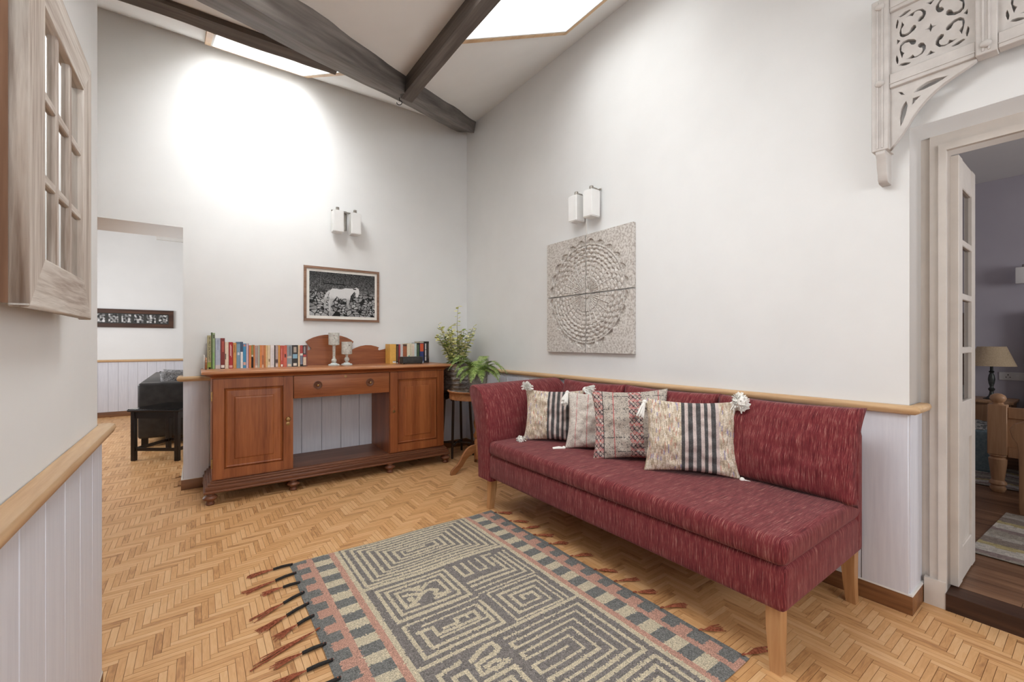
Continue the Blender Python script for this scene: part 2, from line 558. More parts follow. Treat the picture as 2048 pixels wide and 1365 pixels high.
OX0, OX1, OZ = -3.55, -2.647, 2.135                       # opening in the back wall
wall_back = plate('wall_back', [(-4.1, 0), (OX0, 0), (OX0, OZ), (OX1, OZ), (OX1, 0), (.22, 0), (.22, ZC + .02), (-4.1, ZC + .02)], [], .50, XZ(.50), 'wall_white', kind='structure')
RY0, RY1, RZ = -3.90, -5.30, 2.145                        # recess of the bedroom door in the right wall
wall_right = plate('wall_right', [(0.0, 0), (RY0, 0), (RY0, RZ), (RY1, RZ), (RY1, 0), (-6.8, 0), (-6.8, ZC + .02), (0.0, ZC + .02)], [], .20, YZ(0), 'wall_white', kind='structure')
XC, YC = -2.82, -2.42                                     # left wall, its free end
wall_left = box('wall_left', XC - .15, XC, -6.8, YC, 0, 2.62, 'wall_white', kind='structure')
box('wall_corridor', -4.1, XC - .15, YC - .15, YC, 0, 2.7, 'wall_white', kind='structure')
box('wall_far_left', -4.25, -4.1, YC - .15, .5, 0, 3.8, 'wall_white', kind='structure')
# unseen wall behind the camera; its window is added for the fill
FW = (-2.45, -.45, 1.2, 2.3)
plate('wall_front', [(XC - .15, 0), (.2, 0), (.2, 3.75), (XC - .15, 2.5)], [[(FW[0], FW[2]), (FW[0], FW[3] - .12), (FW[1], FW[3] - .12), (FW[1], FW[2])]], .12, XZ(-6.68), 'wall_white', kind='structure')
w1 = boxes('added_window', [(FW[0], FW[1], -6.78, -6.72, FW[2], FW[2] + .05), (FW[0], FW[1], -6.78, -6.72, FW[3] - .17, FW[3] - .12), (FW[0], FW[0] + .05, -6.78, -6.72, FW[2], FW[3] - .12), (FW[1] - .05, FW[1], -6.78, -6.72, FW[2], FW[3] - .12), (-1.475, -1.425, -6.78, -6.72, FW[2], FW[3] - .12)], 'door_white', kind='structure')

# sloping ceiling: two planes meeting in a valley that runs out of the room corner
A_X0, A_X1, A_Y0, A_Y1 = -2.465, -1.775, -.15, -1.50      # roof light above the back wall
B_X0, B_X1, B_Y0, B_Y1 = -1.27, -.325, -2.85, -2.03       # roof light above the sofa
C_X0, C_X1, C_Y0, C_Y1 = -2.36, -1.45, -3.65, -2.60        # roof light added over the rug, above the view, to brighten the room
ceil_a = plate('ceiling', [pa(.0, 0), pa(-4.2, 0), pa(-4.2, -2.97), pa(-2.97, -2.97)], [[pa(A_X0, A_Y0), pa(A_X1, A_Y0), pa(A_X1, A_Y1), pa(A_X0, A_Y1)]], .12, SLA, 'ceiling_white', kind='structure')
ceil_b = plate('ceiling', [pb(0, 0), pb(-2.97, -2.97), pb(-2.97, -6.8), pb(0, -6.8)], [[pb(B_X0, B_Y0), pb(B_X1, B_Y0), pb(B_X1, B_Y1), pb(B_X0, B_Y1)], [pb(C_X0, C_Y0), pb(C_X1, C_Y0), pb(C_X1, C_Y1), pb(C_X0, C_Y1)]], .12, SLB, 'ceiling_white', kind='structure')

def skylight(name, p0, p1, mtx, mat, deep=.10):
    """wood-framed roof light, white shaft deepened to throw its light downward; p0, p1 = local corners"""
    (u0, v0), (u1, v1) = p0, p1
    u0, u1 = min(u0, u1), max(u0, u1)
    v0, v1 = min(v0, v1), max(v0, v1)
    w = bpy.data.objects.new(name, None)
    COL.objects.link(w)
    w['kind'] = 'structure'
    t = .04
    for q in ((u0 - t, u1 + t, v0 - t, v0), (u0 - t, u1 + t, v1, v1 + t), (u0 - t, u0, v0, v1), (u1, u1 + t, v0, v1)):
        box('frame_board', q[0], q[1], q[2], q[3], -.022, .0, 'pine', w, .003, 1, mtx)
    for q in ((u0, u1, v0, v0 + .012), (u0, u1, v1 - .012, v1), (u0, u0 + .012, v0, v1), (u1 - .012, u1, v0, v1)):
        box('lining_board', q[0], q[1], q[2], q[3], -.02, deep, 'ceiling_white', w, 0, 1, mtx)
    box('pane', u0, u1, v0, v1, deep, deep + .012, mat, w, 0, 1, mtx)
    return w
skylight('window_2', pa(A_X0, A_Y0), pa(A_X1, A_Y1), SLA, 'roof_light_a', .42)
skylight('window_3', pb(B_X0, B_Y0), pb(B_X1, B_Y1), SLB, 'roof_light_b', .38)
skylight('added_roof_light', pb(C_X0, C_Y0), pb(C_X1, C_Y1), SLB, 'fill_roof_light', .30)  # added unseen roof light, fill for floor and left wall

# painted roof timbers
def beam(name, sec, path, mat, label, rough=.006, seed=1):
    """hewn timber: section polygon (offset, drop) swept along path = (start, end, side vector)"""
    r_ = random.Random(seed)
    a, b_, side = Vector(path[0]), Vector(path[1]), Vector(path[2])
    d_ = (b_ - a)
    ln = d_.length
    d_.normalize()
    dn = d_.cross(side).normalized()
    if dn.z > 0:
        dn = -dn
    M_ = Matrix(((d_.x, side.x, dn.x, a.x), (d_.y, side.y, dn.y, a.y), (d_.z, side.z, dn.z, a.z), (0, 0, 0, 1)))
    bm = bmesh.new()
    rings = []
    N = 40
    pts = []
    for i in range(len(sec)):
        p, q = Vector(sec[i]), Vector(sec[(i + 1) % len(sec)])
        n_ = max(2, int((q - p).length / .03))
        pts += [p.lerp(q, k / n_) for k in range(n_)]
    for i in range(N + 1):
        ring = []
        for s_ in pts:
            d = noise.noise(Vector((i * .30, s_.x * 9, s_.y * 9 + seed * 3))) * rough * 1.6 + noise.noise(Vector((i * .09, s_.x * 3 + 7, seed))) * rough * 2.2
            ring.append(bm.verts.new((ln * i / N, s_.x + d, s_.y + d)))
        rings.append(ring)
    n_ = len(pts)
    for p, q in zip(rings, rings[1:]):
        for j in range(n_):
            k = (j + 1) % n_
            bm.faces.new((p[j], p[k], q[k], q[j]))
    bm.faces.new(rings[0]); bm.faces.new(rings[-1])
    o = put(name, from_bm(bm), mat, smooth=35)
    o.matrix_world = M_
    return tag(o, label, 'beam')
r2 = math.sqrt(.5)
beam('ceiling_beam', [(.145, -.06), (.118, .065), (-.10, .022), (-.13, -.05)], ((-.06, -.06, ZC - K * .06), (-2.9, -2.9, ZC - K * 2.9), (r2, -r2, 0)), 'beam_paint', 'thick dark grey hewn beam running diagonally out of the room corner', .008, 2)
PBX = -1.345
beam('ceiling_beam', [(.042, -.03), (.04, .125), (-.04, .125), (-.042, -.03)], ((PBX, -1.475, ZC + K * PBX), (PBX, -6.7, ZC + K * PBX), (1, 0, 0)), 'beam_paint', 'dark grey ceiling beam beside the large roof light over the sofa', .004, 5)
PAY = -1.70
beam('ceiling_beam', [(-.05, -.03), (-.048, .055), (.048, .055), (.05, -.03)], ((-1.87, PAY, ZC + K * PAY), (-4.1, PAY, ZC + K * PAY), (0, 1, 0)), 'beam_paint', 'dark grey ceiling beam beside the narrow roof light above the bookcase wall', .003, 9)
hk = bmesh.new()
bm_tube(hk, [(-1.36, -1.385, 2.985)] + [(-1.36 + .016 * math.sin(t * PI / 8), -1.385 - .01 * math.sin(t * PI / 8), 2.948 + .016 * math.cos(t * PI / 8)) for t in range(0, 13)], .0028, 6)
tag(put('ceiling_hook', from_bm(hk), 'iron_black', smooth=60), 'small black iron hook screwed under the diagonal ceiling beam', 'hook')

# wainscot boards, dado rails, skirtings
def boards_x(wall, x0, x1, y, z0, z1, w=.172):
    n_ = max(1, round((x1 - x0) / w))
    s_ = (x1 - x0) / n_
    for i in range(n_):
        box('board', x0 + i * s_ + .0012, x0 + (i + 1) * s_ - .0012, y - .012, y, z0, z1, 'wall_lavender', wall, .0025, 1)
def boards_y(wall, y0, y1, xa, xb, z0, z1, w=.172):
    n_ = max(1, round((y1 - y0) / w))
    s_ = (y1 - y0) / n_
    for i in range(n_):
        box('board', xa, xb, y0 + i * s_ + .0012, y0 + (i + 1) * s_ - .0012, z0, z1, 'wall_lavender', wall, .0025, 1)
DZ = .905
boards_x(wall_back, OX1, -.013, 0, .085, DZ - .02)
boards_y(wall_right, RY0, 0, -.012, 0, .085, DZ - .02)
boards_y(wall_left, -4.42, YC, XC, XC + .012, .085, DZ - .02)
box('board', 0, .195, RY0 - .004, RY0, .085, DZ - .02, 'wall_lavender', wall_right)

def rail_prof():
    return [(.0, -.022), (.020, -.022), (.034, -.014), (.040, 0), (.036, .012), (.026, .017), (.0, .017)]
def sweep(name, prof, pts, mat, kind='structure', closed=False):
    """moulding: profile (out, up) swept along a level path; out = to the left of the path direction"""
    bm = bmesh.new()
    rings = []
    n_ = len(pts)
    for i, p in enumerate(pts):
        p = Vector(p)
        d1 = (Vector(pts[i]) - Vector(pts[i - 1])).normalized() if i else None
        d2 = (Vector(pts[i + 1]) - Vector(pts[i])).normalized() if i < n_ - 1 else None
        lf = lambda d: Vector((-d.y, d.x, 0))
        if d1 is None: m_ = lf(d2)
        elif d2 is None: m_ = lf(d1)
        else:
            m_ = (lf(d1) + lf(d2)).normalized()
            m_ = m_ / max(.3, m_.dot(lf(d1)))
        rings.append([bm.verts.new(p + m_ * o_ + Vector((0, 0, u_))) for o_, u_ in prof])
    k_ = len(prof)
    for a, c in zip(rings, rings[1:]):
        for j in range(k_):
            l_ = (j + 1) % k_
            bm.faces.new((a[j], a[l_], c[l_], c[j]))
    bm.faces.new(rings[0]); bm.faces.new(rings[-1])
    return put(name, from_bm(bm), mat, kind=kind, smooth=50)
RP = rail_prof()
SK = [(0, 0), (.012, 0), (.012, .078), (.009, .083), (0, .083)]
CAPW = [(0, 0), (.013, 0), (.011, .007), (0, .007)]
# paths keep the room on their left
sweep('trim_1', RP, [(0, -.003, DZ), (OX1 - .002, -.003, DZ), (OX1 - .002, .16, DZ)], 'pine_x')
sweep('trim_2', RP, [(.165, RY0 - .003, DZ), (-.003, RY0 - .003, DZ), (-.003, -.03, DZ)], 'pine')
sweep('trim_3', RP, [(XC - .10, YC + .002, DZ), (XC + .003, YC + .002, DZ), (XC + .003, -6.6, DZ)], 'pine')
sweep('baseboard_back', SK, [(-.001, 0, 0), (OX1 - .001, 0, 0), (OX1 - .001, .5, 0)], 'base_wood_x')
sweep('baseboard_right', SK, [(.195, RY0 - .001, 0), (-.001, RY0 - .001, 0), (-.001, -.014, 0)], 'base_wood_y')
sweep('baseboard_left', SK, [(XC - .15, YC + .001, 0), (XC + .001, YC + .001, 0), (XC + .001, -6.6, 0)], 'base_wood_y')
sweep('trim_4', CAPW, [(-.001, 0, .083), (OX1 - .001, 0, .083), (OX1 - .001, .5, .083)], 'plaster_white')
sweep('trim_5', CAPW, [(.195, RY0 - .001, .083), (-.001, RY0 - .001, .083), (-.001, -.014, .083)], 'plaster_white')
sweep('trim_6', CAPW, [(XC + .001, YC + .001, .083), (XC + .001, -6.6, .083)], 'plaster_white')

# floor: parquet blocks laid in herringbone
floor = box('floor', -4.25, .26, -6.8, 5.2, -.05, -.0035, 'joint_dark', kind='structure')
SW, SL_ = .0254, .1524
def stick_me(w, l):
    bm = bmesh.new()
    g = .0005
    v0 = [bm.verts.new((x, y, -.0035)) for x, y in ((g, g), (l - g, g), (l - g, w - g), (g, w - g))]
    e = .0008
    v1 = [bm.verts.new((x, y, 0)) for x, y in ((e, e), (l - e, e), (l - e, w - e), (e, w - e))]
    fs = [bm.faces.new(v1)]
    for i in range(4):
        fs.append(bm.faces.new((v0[i], v0[(i + 1) % 4], v1[(i + 1) % 4], v1[i])))
    uvl = bm.loops.layers.uv.new('UVMap')
    for f in fs:
        for lp in f.loops:
            lp[uvl].uv = (lp.vert.co.x / SL_, lp.vert.co.y / SL_)
    me = bpy.data.meshes.new('parquet_block')
    bm.to_mesh(me); bm.free()
    return me
STICK = stick_me(SW, SL_)
STICK.materials.append(MATS['parquet'])
RUG = (-2.15, -.855, -3.62, -1.83)
near, far_ = [], []
n6 = 6
def in_room(cx, cy):
    if XC - .075 < cx < .25 and -6.6 < cy <= 0.075:
        return cx < .075 or cy < RY0 + .075
    if -4.1 < cx <= XC and YC - .075 < cy <= .075:
        return True
    return -4.2 < cx < -1.3 and 0 < cy < 5.0 and (cy > .5 or OX0 < cx < OX1)
i_rng = range(-420, 420)
for i in i_rng:
    for j in range(-40, 41):
        ox, oy = i * SW + j * SL_ - 2.0, i * SW - j * SL_ - 1.0
        for hv in (0, 1):
            if hv == 0:
                cx, cy = ox + SL_ / 2, oy + SW / 2
                M_ = (ox, oy, 0)
            else:
                cx, cy = ox + SW / 2, oy + SW + SL_ / 2
                M_ = (ox + SW, oy + SW, 1)
            if not in_room(cx, cy) or cy < -4.75:
                continue
            q = proj((cx, cy, 0))
            vis = q is not None and -10 < q[0] < 2058 and q[1] < 1380
            under_rug = RUG[0] + .03 < cx < RUG[1] - .03 and RUG[2] + .03 < cy < RUG[3] - .03
            under_sofa = -.86 < cx < 0 and -3.72 < cy < -1.6
            inside = XC + .09 < cx < -.09 and -4.6 < cy < -.09
            if vis and inside and not under_rug and not under_sofa:
                near.append((q[2], M_))
            elif vis or cy < 0:
                far_.append(M_)
near.sort()
far_ += [m_ for _, m_ in near[300:]]
for k, (_, m_) in enumerate(near[:300]):
    o = bpy.data.objects.new('parquet_block', STICK)
    COL.objects.link(o)
    o.location = (m_[0], m_[1], 0)
    if m_[2]:
        o.rotation_euler = (0, 0, PI / 2)
    o.parent = floor
sv = [tuple(v.co) for v in STICK.vertices]
sf = [tuple(p.vertices) for p in STICK.polygons]
suv = [tuple(d.uv) for d in STICK.uv_layers[0].data]
VV, FF, UU = [], [], []
for (ox, oy, hv) in far_:
    b0 = len(VV)
    for x, y, z in sv:
        VV.append((ox - y, oy + x, z) if hv else (ox + x, oy + y, z))
    FF.extend(tuple(b0 + q for q in f) for f in sf)
    UU.extend(suv)
me = bpy.data.meshes.new('parquet_field')
me.from_pydata(VV, [], FF)
uvl = me.uv_layers.new(name='UVMap')
uvl.data.foreach_set('uv', [c for q in UU for c in q])
put('parquet_blocks', me, 'parquet', floor, kind='stuff')

# living room beyond the opening
box('wall_living_far', -4.3, -1.0, 5.0, 5.15, 0, 3.4, 'wall_white', kind='structure')
box('wall_living_right', -1.3, -1.15, .5, 5.0, 0, 3.4, 'wall_white', kind='structure')
plate('wall_living_left', [(.5, 0), (5.0, 0), (5.0, 3.4), (.5, 3.4)], [[(1.4, 1.0), (1.4, 2.25), (3.8, 2.25), (3.8, 1.0)]], .15, YZ(-5.05), 'wall_white', kind='structure')  # window opening added for the living room fill
box('wall_living_near', -5.05, -4.1, .35, .5, 0, 3.4, 'wall_white', kind='structure')
box('wall_living_nook', -5.05, -4.2, 5.0, 5.15, 0, 3.4, 'wall_white', kind='structure')
box('floor_living', -5.05, -4.25, .35, 5.15, -.05, 0, 'base_wood_x', kind='structure')
box('ceiling_living', -5.2, -1.0, .5, 5.15, 3.1, 3.2, 'ceiling_white', kind='structure')
wl = boxes('wainscot_living', [(-4.2 + i * .12 + .001, -4.2 + (i + 1) * .12 - .001, 4.985, 5.0, .085, .885) for i in range(24)], 'wall_lavender', kind='structure')
wl.name = 'trim_7'
sweep('trim_8', RP, [(-1.31, 4.99, DZ), (-4.3, 4.99, DZ)], 'pine_x')
sweep('baseboard_living', SK, [(-1.31, 5.0, 0), (-4.3, 5.0, 0)], 'base_wood_x')
box('trim_9', -3.12, -1.3, 4.93, 5.0, 2.93, 3.0, 'plaster_white', kind='structure')

# bedroom beyond the door
BF = .075
BX = 4.4
DY0, DY1, DH = -3.988, -4.86, 2.066
plate('wall_bedroom_door', [(-2.9, 0), (DY0, 0), (DY0, DH), (DY1, DH), (DY1, 0), (-7.0, 0), (-7.0, 3.0), (-2.9, 3.0)], [], .08, YZ(.20), 'door_white', kind='structure')
box('wall_bedroom_far', BX, BX + .12, -7.0, -2.9, 0, 3.0, 'bedroom_wall', kind='structure')
box('wall_bedroom_left', .28, BX, -3.0, -2.88, 0, 3.0, 'bedroom_wall', kind='structure')
plate('wall_bedroom_right', [(.28, 0), (BX, 0), (BX, 3.0), (.28, 3.0)], [[(1.4, 1.1), (1.4, 2.3), (3.0, 2.3), (3.0, 1.1)]], .12, XZ(-6.97), 'bedroom_wall', kind='structure')  # unseen window opening added for the bedroom fill
box('ceiling_bedroom', .2, BX + .1, -7.1, -2.9, 2.95, 3.05, 'ceiling_white', kind='structure')
bfl = box('floor_bedroom', .28, BX, -7.0, -3.0, -.05, BF - .006, 'joint_dark', kind='structure')
for i in range(82):
    x0 = .285 + i * .05
    for y0, y1 in ((-5.4 - (i % 3) * .21, -4.2 - (i * 37 % 11) * .06), (-4.2 - (i * 37 % 11) * .06, -3.0)):
        box('plank', x0 + .0008, x0 + .0492, y0 + .0008, y1 - .0008, BF - .006, BF, 'plank_wood', bfl)
box('trim_10', .165, .283, DY1, DY0, 0, BF, 'sill_wood', kind='structure')
# moulded door frame standing in the recess
boxes('trim_11', [(.186, .2, -3.962, -3.932, .12, RZ), (.176, .2, DY0, -3.962, .12, DH), (.176, .2, DY1, -3.962, DH, DH + .03), (.186, .2, DY1, -3.962, DH + .03, RZ), (.168, .2, DY0, -3.916, 0, .12)], 'door_white', kind='structure')

# ------------------------------------------------------------------ sofa
sofa = root('sofa', 'dark red striped fabric sofa with one flared arm and wooden legs', 'sofa', (-.46, -2.68, 0))
SX0, SX1, SY0, SY1 = -.885, -.045, -3.755, -1.845
box('base', SX0 + .012, SX1, SY0 + .006, SY1 + .06, .235, .405, 'sofa_red', sofa, .022, 3)
bm = bmesh.new()
bm_box(bm, SX0 - .004, SX1 - .06, SY0 - .003, SY1, .402, .503)
bmesh.ops.bevel(bm, geom=bm.edges[:], offset=.036, segments=6, profile=.55, affect='EDGES', clamp_overlap=True)
put('seat', from_bm(bm), 'sofa_red', sofa, smooth=60)
box('backrest', -.135, SX1, SY0 + .004, SY1 + .10, .235, .80, 'sofa_red', sofa, .03, 3)
prof = [(-1.845, .21), (-1.845, .50), (-1.838, .60), (-1.815, .70), (-1.775, .785), (-1.73, .84), (-1.68, .872), (-1.63, .884), (-1.585, .878), (-1.558, .858), (-1.556, .832), (-1.575, .79), (-1.62, .69), (-1.66, .58), (-1.685, .46), (-1.697, .33), (-1.70, .21)]
bm = bmesh.new()
xs = [SX0 + .004, SX0 + .012, SX0 + .03] + [SX0 + .03 + (SX1 - SX0 - .05) * i / 10 for i in range(1, 11)]
cy_, cz_ = -1.72, .55
rings = []
for i, x in enumerate(xs):
    k = (.93, .985, 1.0)[i] if i < 3 else 1.0
    lift = .018 * max(0, (x - SX0) / (SX1 - SX0))
    rings.append([bm.verts.new((x, cy_ + (y - cy_) * (k if i else .90), cz_ + (z - cz_) * (1 - (1 - k) * .35) + lift * (z > .7))) for y, z in prof])
for a, c in zip(rings, rings[1:]):
    for j in range(len(prof)):
        l_ = (j + 1) % len(prof)
        bm.faces.new((a[j], a[l_], c[l_], c[j]))
bm.faces.new(rings[0]); bm.faces.new(rings[-1])
put('armrest', from_bm(bm), 'sofa_arm', sofa, smooth=45)
def sofa_leg(x, y, sx, sy):
    bm = bmesh.new()
    a, c = .026, .019
    secs = [(.24, a, 0), (.16, a * .97, .0), (.08, .022, .004), (.0, c, .010)]
    rings = [[bm.verts.new((x + sx * off + px * h, y + sy * off + py * h, z)) for px, py in ((-1, -1), (1, -1), (1, 1), (-1, 1))] for z, h, off in secs]
    for p, q in zip(rings, rings[1:]):
        for j in range(4):
            bm.faces.new((p[j], p[(j + 1) % 4], q[(j + 1) % 4], q[j]))
    bm.faces.new(rings[0]); bm.faces.new(rings[-1])
    put('leg', from_bm(bm), 'leg_wood', sofa, smooth=40)
sofa_leg(-.825, -3.70, -1, -1); sofa_leg(-.825, -1.80, -1, 1); sofa_leg(-.095, -3.71, 0, -1); sofa_leg(-.095, -1.80, 0, 1)

# ------------------------------------------------------------------ cushions
def pillow(name, C, R, U, w, h, t, mat, colfn=None, n=28, seed=0, parent=None, pinch=.07, wr=.006, sag=0.0):
    C, R, U = Vector(C), Vector(R).normalized(), Vector(U).normalized()
    N = R.cross(U).normalized()
    def pt(u, v, side):
        a, b_ = 2 * u - 1, 2 * v - 1
        e = 1 - pinch * (1 - b_ * b_) * abs(a) ** 3
        g = 1 - pinch * (1 - a * a) * abs(b_) ** 3
        x, y = a * w / 2 * e, b_ * h / 2 * g
        q = max(0.0, (1 - a * a) * (1 - b_ * b_))
        z = side * t / 2 * q ** .42
        nz = noise.noise(Vector((a * 2.2 + seed, b_ * 2.2, side * 2 + seed * 1.7))) * wr * 2 + noise.noise(Vector((a * 6 + seed, b_ * 5, 3 + side))) * wr
        z += nz * q ** .3 * 1.5
        y -= sag * q ** .5 * (1 - b_) * .5
        return tuple(C + R * x + U * y + N * z)
    f = grid_me(n, n, lambda u, v: pt(u, v, 1), colfn)
    b_ = grid_me(n, n, lambda u, v: pt(1 - u, v, -1), (lambda u, v: colfn(1 - u, v)) if colfn else None)
    me = join_me([f, b_])
    bm = bmesh.new(); bm.from_mesh(me)
    bmesh.ops.remove_doubles(bm, verts=bm.verts[:], dist=.0002)
    bm.to_mesh(me); bm.free()
    return put(name, me, mat, parent, smooth=180)

for k, (y0, y1, lab, sd) in enumerate(((-1.855, -2.475, 'dark red striped back cushion next to the sofa arm', 1), (-2.465, -3.135, 'dark red striped back cushion in the middle of the sofa back', 2), (-3.125, -3.79, 'dark red striped back cushion at the armless end of the sofa', 3))):
    tilt = Vector((.115, 0, .42)).normalized()
    c_ = pillow('back_cushion', (-.222, (y0 + y1) / 2, .703), (0, -1, 0), tilt, abs(y1 - y0) + .008, .432, .165, 'sofa_red_y', None, 30, sd, pinch=.06, wr=.007)
    tag(c_, lab, 'cushion', 'loose back cushions of the red sofa')

def strand_tuft(bm, P, D, length, spread, n, rad, rr, droop=0.0):
    P, D = Vector(P), Vector(D).normalized()
    for _ in range(n):
        d = (D + Vector((rr.uniform(-1, 1), rr.uniform(-1, 1), rr.uniform(-1, 1))) * spread).normalized()
        L = length * rr.uniform(.75, 1.1)
        p1 = P + d * L * .5
        p2 = P + d * L + Vector((0, 0, -droop * L))
        bm_tube(bm, [P, p1, p2], [rad, rad, rad * .8], 4, False)

def tassel_on(parent, P, D, length, spread, seed, n=26, rad=.0042, knot=.016, mat='tassel_white'):
    bm = bmesh.new()
    rr = random.Random(seed)
    strand_tuft(bm, P, D, length, spread, n, rad, rr, .15)
    o = put('tassel', from_bm(bm), mat, parent)
    bm = bmesh.new()
    bmesh.ops.create_icosphere(bm, subdivisions=2, radius=knot, matrix=Matrix.Translation(Vector(P) + Vector(D).normalized() * knot * .6))
    put('knot', from_bm(bm), mat, o, smooth=180)
    return o

def dirN(a):  # unit vector
    return Vector(a).normalized()
CREAM = [srgb(214, 200, 178), srgb(222, 208, 190), srgb(206, 190, 166), srgb(226, 214, 200), srgb(200, 180, 160)]
def stripe_cushion(accent):
    rr = random.Random(accent)
    cols = {}
    def f(u, v):
        ui = int(u * 96)
        if .40 < u < .80:
            k = (u - .40) / .40 * 5
            if k % 1 < .55:
                g = rr.uniform(.75, 1.2)
                c = srgb(84, 82, 82)
                return (c[0] * g, c[1] * g, c[2] * g)
            c = srgb(206, 190, 184)
            g = rr.uniform(.92, 1.05)
            return (c[0] * g, c[1] * g, c[2] * g)
        key = (ui, int(v * 16 + (ui * 7 % 5) * .2))
        if key not in cols:
            c = rr.choice(CREAM)
            t = rr.random()
            if t < .04: c = srgb(166, 156, 180)
            elif t < .09: c = srgb(204, 158, 140)
            elif t < .22: c = srgb(184, 166, 142)
            if accent == 1 and .82 < u < .86 and v < .6: c = srgb(206, 112, 62)
            cols[key] = c
        c = cols[key]
        g = rr.uniform(.8, 1.12)
        return (c[0] * g, c[1] * g, c[2] * g)
    return f
def plain_cushion(u, v, rr=random.Random(4)):
    g = rr.uniform(.86, 1.08)
    c = srgb(216, 206, 196)
    if abs(u - .16) < .006 or abs(u - .34) < .006: c = srgb(206, 140, 138)
    if rr.random() < .10: c = srgb(188, 178, 170)
    return (c[0] * g, c[1] * g, c[2] * g)
def braid_cushion(u, v, rr=random.Random(5)):
    g = rr.uniform(.80, 1.10)
    c = srgb(192, 181, 169)
    if rr.random() < .14: c = srgb(138, 131, 126)
    if abs(u - .29) < .006 or abs(u - .87) < .006: c = srgb(196, 112, 110)
    if abs((v * 5.0) % 1 - .5) < .018 and rr.random() < .7: c = srgb(92, 88, 86)
    for c0, w_ in ((.06, .09), (.57, .085)):
        d = (u - c0) / w_
        if abs(d) <= 1:
            a, b_ = (d * 1.5 + v * 13) % 1, (d * 1.5 - v * 13) % 1
            if abs(d) > .93: c = srgb(84, 78, 76)
            elif a < .2 or b_ < .2: c = srgb(82, 70, 72) if (int(v * 26) % 3) else srgb(196, 106, 100)
            else: c = [srgb(188, 166, 156), srgb(196, 150, 146), srgb(150, 140, 140), srgb(206, 190, 178)][int(v * 26 + d * 3) % 4]
            g = rr.uniform(.9, 1.06)
    return (c[0] * g, c[1] * g, c[2] * g)

def scatter(name, bl, br, w, h, t, lean, colfn, label, seed, roll=0.0, n=84, tassels=()):
    """cushion standing on the seat between two bottom corner points, leaning back"""
    bl, br = Vector(bl), Vector(br)
    R = (br - bl).normalized()
    back = Vector((-R.y, R.x, 0))
    if back.x < 0: back = -back
    U = (Vector((0, 0, 1)) + back * lean).normalized()
    Nf = R.cross(U)
    C = (bl + br) / 2 + U * (h / 2 - .004) + back * t * .30
    if roll:
        q = Matrix.Rotation(roll, 3, Nf)
        R, U = q @ R, q @ U
    cu = root(name, label, 'cushion', ((bl + br) / 2), 'patterned scatter cushions on the red sofa')
    pillow('cover', C, R, U, w, h, t, 'cushion_weave', colfn, n, seed, cu, pinch=.10, wr=.008)
    for (a, b_, d, ln, sp, nn) in tassels:
        P = C + R * (a * w / 2 * .985) + U * (b_ * h / 2 * .985) + Nf * .012
        D = R * d[0] + U * d[1] + Nf * d[2]
        tassel_on(cu, P + (Nf * .02 if nn >= 110 else Nf * 0), D, ln, sp, seed * 10 + int(a * 3 + b_ * 7), nn, knot=.034 if nn >= 200 else .022 if nn >= 110 else .013)
    return cu
ZS = .503
scatter('scatter_cushion', (-.70, -1.99, ZS), (-.41, -2.31, ZS), .43, .375, .14, .30, stripe_cushion(1), 'cream cushion with grey stripes leaning beside the flared sofa arm', 11, tassels=((-1, 1, (.5, .5, .7), .06, .7, 110), (1, 1, (.8, -.2, .6), .085, .5, 120), (-1, -1, (-.8, .1, .6), .045, 1.0, 110)))
scatter('scatter_cushion', (-.615, -2.335, ZS), (-.355, -2.67, ZS), .43, .385, .13, .34, plain_cushion, 'pale cushion with thin pink lines tucked behind the braided cushion', 12, tassels=((-1, 1, (-.25, -1, .35), .085, .28, 90), (-1, -1, (-1, -.1, .3), .075, .16, 46)))
scatter('scatter_cushion', (-.66, -2.60, ZS), (-.36, -2.97, ZS), .46, .43, .14, .30, braid_cushion, 'grey speckled cushion with pink and black braided bands', 13, roll=.05, tassels=())
scatter('scatter_cushion', (-.605, -2.955, ZS), (-.345, -3.335, ZS), .475, .40, .15, .26, stripe_cushion(2), 'large cream cushion with grey stripes and white pompom nearest the armless end', 14, tassels=((-1, .92, (-.35, -1, .3), .085, .22, 70), (1, 1, (.45, -.1, .7), .056, 1.2, 200), (1, -1, (1, -.25, .2), .09, .08, 16)))

# ------------------------------------------------------------------ sideboard
sb = root('sideboard', 'brown teak sideboard with shaped back board and open kneehole', 'sideboard', (-1.50, -.29, 0))
BL, BR, FY = -2.465, -.562, -.53
box('worktop', -2.53, -.487, -.585, -.013, .964, .985, 'cabinet_top', sb, .006, 2)
def mould(name, z0, z1, o0, o1, mat):
    """three-sided cornice strip: (outset at z0 -> outset at z1)"""
    bm = bmesh.new()
    N = 5
    rings = []
    for i in range(N + 1):
        t = i / N
        o_ = o0 + (o1 - o0) * (1 - math.cos(t * PI / 2))
        z = z0 + (z1 - z0) * t
        rings.append([bm.verts.new(p) for p in ((BL - o_, -.015, z), (BL - o_, FY - o_, z), (BR + o_, FY - o_, z), (BR + o_, -.015, z))])
    for a, c in zip(rings, rings[1:]):
        for j in range(4):
            bm.faces.new((a[j], a[(j + 1) % 4], c[(j + 1) % 4], c[j]))
    bm.faces.new(rings[0]); bm.faces.new(rings[-1])
    put(name, from_bm(bm), mat, sb, smooth=50)
mould('cornice', .93, .964, .003, .048, 'cabinet_x')
D1, D2 = -1.92, -1.118
TS = .02
boxes('cabinet_body', [(BL, D1, FY + .022, -.016, .165, .93), ], 'cabinet_z', sb)
boxes('cabinet_body', [(D2, BR, FY + .022, -.016, .165, .93)], 'cabinet_z', sb)
box('shelf', D1, D2, -.50, -.02, .148, .172, 'cabinet_dark', sb)
box('drawer_housing', D1, D2, FY + .03, -.05, .74, .93, 'cabinet_dark', sb)
